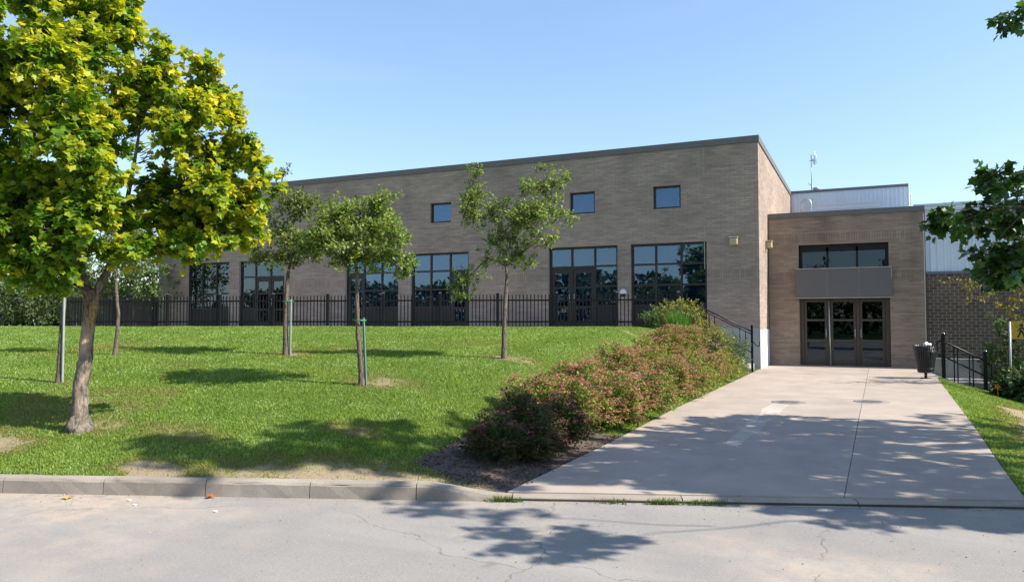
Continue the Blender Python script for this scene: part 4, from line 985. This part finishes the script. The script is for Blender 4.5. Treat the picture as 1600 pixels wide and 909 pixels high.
# --- spirea hedge beside the walkway
def shrub_mesh(seed, cols, fcol, fl=1., n=95, R0=.47, Hh=.47, lsize=.05):
    rg = np.random.default_rng(seed); e = []
    d = norm(rg.normal(size=(n*6, 3))); d = d[d[:, 2] > -.25][:n*3]; r = .55+.45*rg.random(len(d))**.5
    lump = 1+.34*(np.sin(d[:, 0]*5+seed)+np.cos(d[:, 1]*6+seed*2))*.5
    P = d*np.array([R0, R0, Hh])*(r*lump)[:, None]+np.array([0, 0, Hh*.42]); P = P[P[:, 2] > .0]; d = norm(P-np.array([0, 0, Hh*.2])); m = len(P); K = 16
    side = norm(rg.normal(size=(m, K, 3))); t = rg.random((m, K))
    LP = P[:, None]+d[:, None]*((t-.6)*.16)[..., None]+side*.028; LD = norm(side+d[:, None]*.7); LN = norm(rg.normal(size=(m, K, 3))*.5+np.array([0, 0, 1])+d[:, None]*.4)
    LS = lsize*(.6+.7*rg.random((m, K))); V, F, tn = leaves_geo(LP.reshape(-1, 3), LD.reshape(-1, 3), LN.reshape(-1, 3), LS.ravel(), 'rhomb')
    C = cols(rg, m*K, t.ravel(), LP.reshape(-1, 3), np.repeat(rg.random(m), K))
    leaf = (V, F, np.repeat(C, tn, axis=0))
    # flat flower heads: small rough discs of many bits
    sel = np.where((d[:, 2] > -.1)&(rg.random(m) < fl*np.clip(.25+1.4*vnoise(P[:, 0]*3.2+seed, P[:, 1]*3.2, 5), 0, 1)))[0]; FP = P[sel]+d[sel]*.075+np.array([0, 0, .02]); k = 22
    off = rg.normal(size=(len(sel), k, 3))*np.array([.034, .034, .010]); QP = (FP[:, None]+off).reshape(-1, 3); N = norm(rg.normal(size=(len(QP), 3))*.4+np.array([0, 0, 1])); D = norm(rg.normal(size=(len(QP), 3))*np.array([1, 1, .25]))
    V2, F2, t2 = leaves_geo(QP, D, N, .022+.016*rg.random(len(QP)), 'rhomb')
    hc = np.repeat(rg.random(len(sel)), k)[:, None]; pink = np.array([.50, .13, .22]); tan = np.array(fcol[0]); tan2 = np.array(fcol[1])
    c2 = np.where(hc > .93, pink, np.where(hc > .45, tan, tan2))*(.75+.5*rg.random((len(QP), 1)))
    return leaf, (V2, F2, np.repeat(c2, t2, axis=0)), P
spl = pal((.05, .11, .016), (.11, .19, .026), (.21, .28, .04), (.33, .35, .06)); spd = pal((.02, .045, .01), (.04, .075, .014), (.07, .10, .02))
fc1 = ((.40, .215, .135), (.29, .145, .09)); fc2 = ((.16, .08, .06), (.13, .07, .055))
kinds = {}
def shrub_kind(key, *a, **k):
    leaf, head, P = shrub_mesh(*a, **k); e = link('spirea_shrub', None)
    o = mesh_np('foliage', leaf[0], leaf[1], M['leafs'], e, False, leaf[2]); o['kind'] = 'stuff'
    if len(head[0]): o2 = mesh_np('flower_heads', head[0], head[1], M['petal'], e, False, head[2]); o2['kind'] = 'stuff'
    g = MB(); rr = random.Random(a[0])
    for i in range(0, len(P), max(1, len(P)//40)): g.tube([(rr.uniform(-.05, .05), rr.uniform(-.05, .05), -.05), tuple(Vector(P[i])*.5+Vector((0, 0, .03))), tuple(P[i])], [.008, .005, .003], 4)
    g.build('stems', M['twig'], e, org=(0, 0, 0)); kinds[key] = [e, False]
for i in range(3): shrub_kind('red%d' % i, 61+i, spl, fc1, (1.15, .8, 1.0)[i], 120)
sgr = pal((.06, .13, .018), (.13, .22, .028), (.24, .31, .045), (.36, .39, .07))
for i in range(2): shrub_kind('green%d' % i, 64+i, sgr, fc1, (.45, .25)[i], 110)
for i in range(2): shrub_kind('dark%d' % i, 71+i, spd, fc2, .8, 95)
def place_shrub(key, x, y, rz, sc_, lab, group, dz=0., name='spirea_shrub', cat='shrub', hs=1.):
    k = kinds[key]; src = k[0]
    if not k[1]: o = src; k[1] = True
    else:
        o = src.copy(); COL.objects.link(o)
        for c in list(src.children): q = c.copy(); COL.objects.link(q); q.parent = o
    o.name = name; o.location = (x, y, float(lawn_z(x, y))+dz); o.rotation_euler = (0, 0, rz); o.scale = (sc_, sc_, sc_*hs); prop(o, lab, cat, group)
HG = 'spirea shrubs in the bed beside the walkway'
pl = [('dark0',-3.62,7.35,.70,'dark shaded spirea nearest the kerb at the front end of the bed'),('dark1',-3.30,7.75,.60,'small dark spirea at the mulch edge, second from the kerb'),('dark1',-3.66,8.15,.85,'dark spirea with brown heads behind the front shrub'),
      ('dark0',-3.38,8.65,.80,'dark green spirea at the mulch edge where the sunlight begins'),('red0',-3.62,9.6,.98,'sunlit rusty spirea standing above the dark front shrubs'),('red1',-3.98,9.3,.85,'rusty spirea on the lawn side with pink tips nearest the dark shrubs'),
      ('red2',-3.30,10.4,.95,'rusty spirea with deep pink flowers leaning over the walkway edge'),('red0',-3.98,10.9,.9,'rusty spirea on the lawn side before the low grass edge')]
for q in pl: place_shrub(q[0], q[1], q[2], q[1]*7+q[2], q[3], q[4], HG)
names = ['spirea on the walkway side, %s along the middle of the bed', 'spirea on the lawn side, %s along the middle of the bed']
ordn = ['first', 'second', 'third', 'fourth', 'fifth', 'sixth', 'seventh', 'eighth']
for j, y in enumerate([11.5, 12.7, 14.0, 15.1, 16.5, 17.7, 19.1, 20.2]):
    place_shrub(['red0', 'green0', 'red2', 'red1', 'green1', 'red0', 'green0', 'green1'][j], -3.27+[0, .06, -.05, .04, .0, -.06, .02, .0][j], y, y*3.1, [1.02, .82, 1.0, .88, .92, 1.0, .86, .9][j], names[0] % ordn[j], HG)
    place_shrub(['red1', 'red2', 'red0', 'green0', 'red2', 'red1', 'red0', 'green1'][j], -3.98-.05*j, y+.45, y*2.3, [.90, 1.05, .88, .95, 1.08, .90, 1.05, .95][j], names[1] % ordn[j], HG, -.10)
UG = 'mixed shrubs at the top of the bed by the stairs'
ygc = pal((.09, .12, .02), (.16, .19, .03), (.25, .26, .045), (.32, .30, .06)); gnc = pal((.04, .10, .025), (.07, .15, .035), (.10, .20, .05)); blg = pal((.05, .10, .04), (.085, .15, .065), (.13, .20, .09))
yb = empty
bush('golden_bush', -4.75, 21.3, float(lawn_z(-4.75, 21.3)), .76, .75, .60, 'yellow green bush crowning the bed below the end of the picket fence', 'bush', ygc, 81, 230, .06, 'rhomb', UG, droop=-.1)
bush('golden_bush', -3.95, 20.9, float(lawn_z(-3.95, 20.9)), .70, .75, .54, 'golden leaved bush right of the crest below the stair rail', 'bush', ygc, 82, 190, .06, 'rhomb', UG, droop=-.1)
bush('golden_bush', -5.3, 20.7, float(lawn_z(-5.3, 20.7))-.05, .40, .5, .34, 'small grey green bush on the lawn side of the crest', 'bush', gnc, 83, 60, .06, 'rhomb', UG, droop=-.1)
bush('feathery_bush', -3.45, 21.7, float(lawn_z(-3.45, 21.7)), .55, .75, .56, 'blue green feathery bush hiding the bottom of the stair rail', 'bush', blg, 84, 180, .06, 'rhomb', UG, droop=-.1)
bush('feathery_bush', -3.25, 20.6, float(lawn_z(-3.25, 20.6))-.05, .3, .5, .34, 'low green bush spilling onto the walkway at the end of the bed', 'bush', blg, 85, 60, .055, 'rhomb', UG, droop=-.1)
# tall blades: upright grass clump and weeds
def blades(name, P, H, Wd, colr, mat, parent=None, lean=.35, rg=rng, tri=False):
    n = len(P); a = rg.random(n)*2*math.pi; b = np.stack([np.cos(a), np.sin(a), np.zeros(n)], -1); ln = norm(rg.normal(size=(n, 3))*np.array([1, 1, 0]))*(lean*H*rg.random(n))[:, None]
    up = np.array([0, 0, 1.])*H[:, None]
    if tri:
        V = np.stack([P-b*Wd/2, P+b*Wd/2, P+up+ln], 1); F = np.arange(n*3).reshape(-1, 3); k = 3
    else:
        V = np.stack([P-b*Wd/2, P+b*Wd/2, P+up*.6+ln*.4+b*Wd*.4, P+up*.6+ln*.4-b*Wd*.4, P+up+ln], 1); k = 5
        i0 = (np.arange(n)*5)[:, None, None]; F = (i0+np.array([(0, 1, 2), (0, 2, 3), (3, 2, 4)])[None]).reshape(-1, 3)
    o = mesh_np(name, V.reshape(-1, 3), F, mat, parent, False, np.repeat(colr, k, axis=0)); return o
def clump(x, y, r, n, h, c, lab, cat='grass clump', name='grass_clump'):
    z = float(lawn_z(x, y)) if x < -2.9 else .06
    P = np.stack([x+rng.normal(size=n)*r, y+rng.normal(size=n)*r, np.full(n, z)], -1); c = np.array(c)*(.7+.6*rng.random((n, 1)))
    o = blades(name, P, h*(.5+.6*rng.random(n)), .012, c, M['blade'], lean=.5); return prop(o, lab, cat)
clump(-4.55, 20.4, .12, 420, .95, (.07, .20, .03), 'bright green upright grass clump between the yellow green bush and the spirea')
for q_, (x, y, r, n) in enumerate([(-1.62, 6.72, .05, 150), (-1.30, 6.83, .07, 120), (-2.0, 6.5, .04, 40), (-2.9, 6.27, .05, 130)]):
    P = np.stack([x+rng.normal(size=n)*r*1.4, KY(x)-.02+rng.normal(size=n)*.012+(rng.normal(size=n)*0), np.zeros(n)], -1); P[:, 1] = KY(P[:, 0])-.01+rng.normal(size=n)*.015
    o = blades('weed_tuft', P, .03+.04*rng.random(n), .007, np.array([.09, .15, .03])*(.7+.6*rng.random((n, 1))), M['blade'], lean=1.); prop(o, kind='stuff')

# ------------------------------------------------------------ lawn grass, mulch
def grass_field(name, n, sampler, zf, dm, mm, seed):
    rg = np.random.default_rng(seed); x, y = sampler(rg, n); d = dm(x, y)+(fbm(x*6, y*6, 8)-.5)*.7; m = mm(x, y)
    k = (rg.random(len(x)) > sstep(.38, .80, d)*.96)&(m < .35+.3*rg.random(len(x))); x, y, d = x[k], y[k], d[k]; P = np.stack([x, y, zf(x, y)-.004], -1)
    nz = fbm(x*1.1, y*1.1, 12)[:, None]; q = rg.random((len(x), 1)); c = np.array([.135, .235, .036])*(1-nz)+np.array([.225, .315, .058])*nz
    c = c*(.7+.6*q); c = np.where(rg.random((len(x), 1)) < .02+.26*sstep(.42, .7, fbm(x*2.3, y*2.3, 71))[:, None], np.array([.36, .47, .17]), c); dry = sstep(.2, .5, d)[:, None]; c = c*(1-dry*.6)+np.array([.26, .22, .08])*dry*.6
    far = np.linalg.norm(P[:, :2], axis=1); H = (.014+.020*rg.random(len(x)))*(.8+.5*nz[:, 0]); Wd = (.007+.0010*far)[:, None]
    o = blades(name, P, H, Wd, c, M['blade'], lean=1.1, rg=rg, tri=True); o['kind'] = 'stuff'; return o
def left_sampler(rg, n):
    zv = 6.2*np.exp(rg.random(n)*math.log(22/6.2)); xv = (rg.random(n)*1.75-1.0)*.74*zv
    x = CR[0]*xv+CF[0]*zv; y = CR[1]*xv+CF[1]*zv; d = dist(x, y); t = (FB-FA).normalized()
    fence_side = (x-FA.x)*fn.x+(y-FA.y)*fn.y
    k = (x < PATH_L-.05)&(d > .14)&(fence_side > .28)&(y < 24); return x[k], y[k]
grass_field('grass', 680000, left_sampler, lawn_z, dirt_mask, mulch_mask, 91)
def right_sampler(rg, n):
    y = 7.9+rg.random(n)**1.4*15.5; x = pathR(y)+.01+rg.random(n)*3.2; k = (dist(x, y) > .2)&((y < 22.6)|(x > 3.)); return x[k], y[k]
grass_field('grass', 90000, right_sampler, right_z, right_dirt, lambda x, y: x*0, 92)
# mulch chips
n = 9000; rg = np.random.default_rng(5); x = -4.3+rg.random(n)*1.4; y = 6.1+rg.random(n)**1.6*14; k = (mulch_mask(x, y) > .3)&(x < -2.9)&(dist(x, y) > .3); x, y = x[k], y[k]
P = np.stack([x, y, lawn_z(x, y)+.006], -1); D = norm(rg.normal(size=P.shape)*np.array([1, 1, .25])); N = norm(rg.normal(size=P.shape)*.4+UPV); V, F, tn = leaves_geo(P, D, N, .02+.03*rg.random(len(P)), 'rhomb')
o = mesh_np('mulch', V, F, M['petal'], None, False, np.repeat(np.array([.13, .095, .075])*(.4+1.2*rg.random((len(P), 1))), tn, axis=0)); o['kind'] = 'stuff'
# grit and small debris on the road
n = 2600; x = -7+rg.random(n)*9; t = rg.random(n)**2.2; y = KY(x)-.02-t*2.2; P = np.stack([x, y, np.full(n, .003)], -1); D = norm(rg.normal(size=P.shape)*np.array([1, 1, .2])); N = norm(rg.normal(size=P.shape)*.3+UPV)
V, F, tn = leaves_geo(P, D, N, .006+.012*rg.random(n)**2, 'rhomb'); o = mesh_np('grit', V, F, M['petal'], None, False, np.repeat(np.where(rg.random((n, 1)) < .3, np.array([.5, .45, .38]), np.array([.16, .13, .10]))*(.6+.6*rg.random((n, 1))), tn, axis=0)); o['kind'] = 'stuff'
for (x, y, z, c, lab) in [(-5.40, 5.08, .006, (.40, .13, .04), 'curled brown dead leaf lying at the foot of the kerb'), (-9.35, 7.9, None, (.35, .10, .03), 'reddish dead leaf lying on the lawn between the slim trees'), (-6.52, 4.56, .006, (.5, .3, .12), 'small tan leaf lying in the gutter near the left edge')]:
    if z is None: z = float(lawn_z(x, y))+.03
    tv, tf = leaf_template('maple'); V = tv*.085; V[:, 2] += .25*np.abs(V[:, 1])+.01; th = rg.random()*6; cs, sn = math.cos(th), math.sin(th); V = np.stack([V[:, 0]*cs-V[:, 1]*sn, V[:, 0]*sn+V[:, 1]*cs, V[:, 2]], -1)
    o = mesh_np('fallen_leaf', V, tf, M['petal'], None, False, np.tile(np.array(c), (len(V), 1))); o.location = (x, y, z); prop(o, lab, 'leaf', 'fallen leaves')
for (x, y, lb) in [(-5.95, 4.72, 'left scrap of the close pair of white paper scraps on the road'), (-5.75, 4.62, 'right scrap of the close pair of white paper scraps on the road'), (-4.95, 4.75, 'single white scrap of paper on the road right of the pair')]:
    g = MB(); g.bbox(x-.018, x+.018, y-.012, y+.012, 0, .012, .004); g.build('paper_scrap', M['paper'], None, lb, 'litter', 'paper scraps on the road', org=(x, y, 0))

# ------------------------------------------------------------ woods behind and trees across the road
wood = pal((.045, .075, .025), (.07, .11, .035), (.10, .145, .05), (.14, .18, .07))
wood2 = pal((.04, .085, .018), (.07, .13, .025), (.11, .18, .04), (.15, .22, .06))
def far_tree(px, zv, h, wd, colr, lab, seed, group='trees beyond the lawn at the left', n=46, ls=.22, lp=10):
    p = CR*(px-800)/1183*zv+CF*zv; z = float(lawn_z(p[0], p[1])) if p[0] < -3 else 0.; rr = random.Random(seed)
    cl = []
    for k in range(6):
        a = rr.uniform(0, 6.28); f = k/5; cl.append((wd*.45*math.cos(a)*(1-.4*f), wd*.45*math.sin(a)*(1-.4*f), h*(.30+.55*f), wd*(.62-.25*f), wd*(.62-.25*f), h*.2, n/6))
    make_tree('woodland_tree', (p[0], p[1], z-.1), lab, 'tree', group, [(0,0,0),(.05,0,h*.3),(0,.05,h*.62)], h*.018, cl, 1., lp, ls, 'rhomb', colr, M['leafs'], M['bark2'], seed, tl=.4, droop=.05, shell=.35, rbranch=.03)
far_tree(208, 33, 5.0, 2.0, wood2, 'bushy bright green tree filling the gap between the maple trunk and the building', 101, n=330, ls=.16)
far_tree(238, 36, 4.9, 1.6, wood2, 'green tree touching the left end of the classroom block', 102, n=260, ls=.16)
far_tree(165, 37, 4.6, 1.7, wood2, 'green tree directly behind the maple trunk beyond the fence', 103, n=220, ls=.16)
for k, (px, zv, h) in enumerate([(130,44,4.2),(102,46,3.7),(74,45,4.1),(46,44,3.4),(20,46,3.6),(-6,44,3.2),(-36,45,3.6),(-70,46,3.4),(118,52,5.4),(60,53,4.9),(4,54,4.4),(-50,53,4.6)]):
    far_tree(px, zv, h, 1.7, wood if k % 2 else wood2, 'grey green woodland tree in the row beyond the lawn, %s' % ['right end of the row','second from the right end','third from the right end','left of the slim staked trunk','near the left edge','at the left edge','cut by the left edge','beyond the left edge','tall one behind the right end','tall one behind the middle','tall one behind the left edge','tall one beyond the left edge'][k], 110+k, n=170, ls=.17)
M['hill'] = plain('far_foliage', (.06, .09, .035), .95, var=.4, scale=1.2)
n = 30; g = MB()
P = []; rg = np.random.default_rng(77)
# continuous thicket behind the woodland row
m = 15000; th = rg.random(m); px = -260+th*520; zv = 58+rg.random(m)*5; hh = rg.random(m)**.8*(2.6+1.6*fbm(px*.03, px*0, 6)); P = (px-800)[:, None]/1183*zv[:, None]*CR+zv[:, None]*CF; P[:, 2] = lawn_z(P[:, 0], P[:, 1])+hh
V, F, tn = leaves_geo(P, norm(rg.normal(size=P.shape)), norm(rg.normal(size=P.shape)+UPV), .35+.3*rg.random(m), 'rhomb')
o = mesh_np('thicket', V, F, M['leafs'], None, False, np.repeat(np.array([.055, .085, .035])*(.6+.8*rg.random((m, 1))), tn, axis=0)); o['kind'] = 'stuff'
for k in range(9):     # trees across the road behind the viewer, seen mirrored in the windows
    x = -34+k*7.5+random.uniform(-1.5, 1.5); h = random.uniform(5, 8.5); rr = random.Random(k); y = -26+random.uniform(-3, 3)
    cl = [(1.6*math.cos(a)*(1-.4*f), 1.6*math.sin(a)*(1-.4*f), h*(.35+.5*f), 2.3-f, 2.3-f, h*.2, 34) for f, a in ((j/4, rr.uniform(0, 6.28)) for j in range(5))]
    make_tree('roadside_tree', (x, y, 0), 'green tree across the road behind the viewer, %s from the left in its row' % ['first', 'second', 'third', 'fourth', 'fifth', 'sixth', 'seventh', 'eighth', 'ninth'][k], 'tree', 'trees across the road', [(0,0,0),(.1,0,h*.3),(0,.1,h*.6)], .16, cl, 1., 9, .35, 'rhomb', wood, M['leafs'], M['bark2'], 200+k, tl=.5, droop=.1, twig=False, shell=.35)
m = 16000; px = rng.random(m)*130-85; P = np.stack([px, -36-rng.random(m)*4, rng.random(m)**.7*(4.2+4.6*fbm(px*.12, px*0, 16))], -1)
V, F, tn = leaves_geo(P, norm(rng.normal(size=P.shape)), norm(rng.normal(size=P.shape)+UPV), .6+.5*rng.random(m), 'rhomb')
o = mesh_np('thicket', V, F, M['leafs'], None, False, np.repeat(np.array([.05, .085, .03])*(.6+.8*rng.random((m, 1))), tn, axis=0)); o['kind'] = 'stuff'
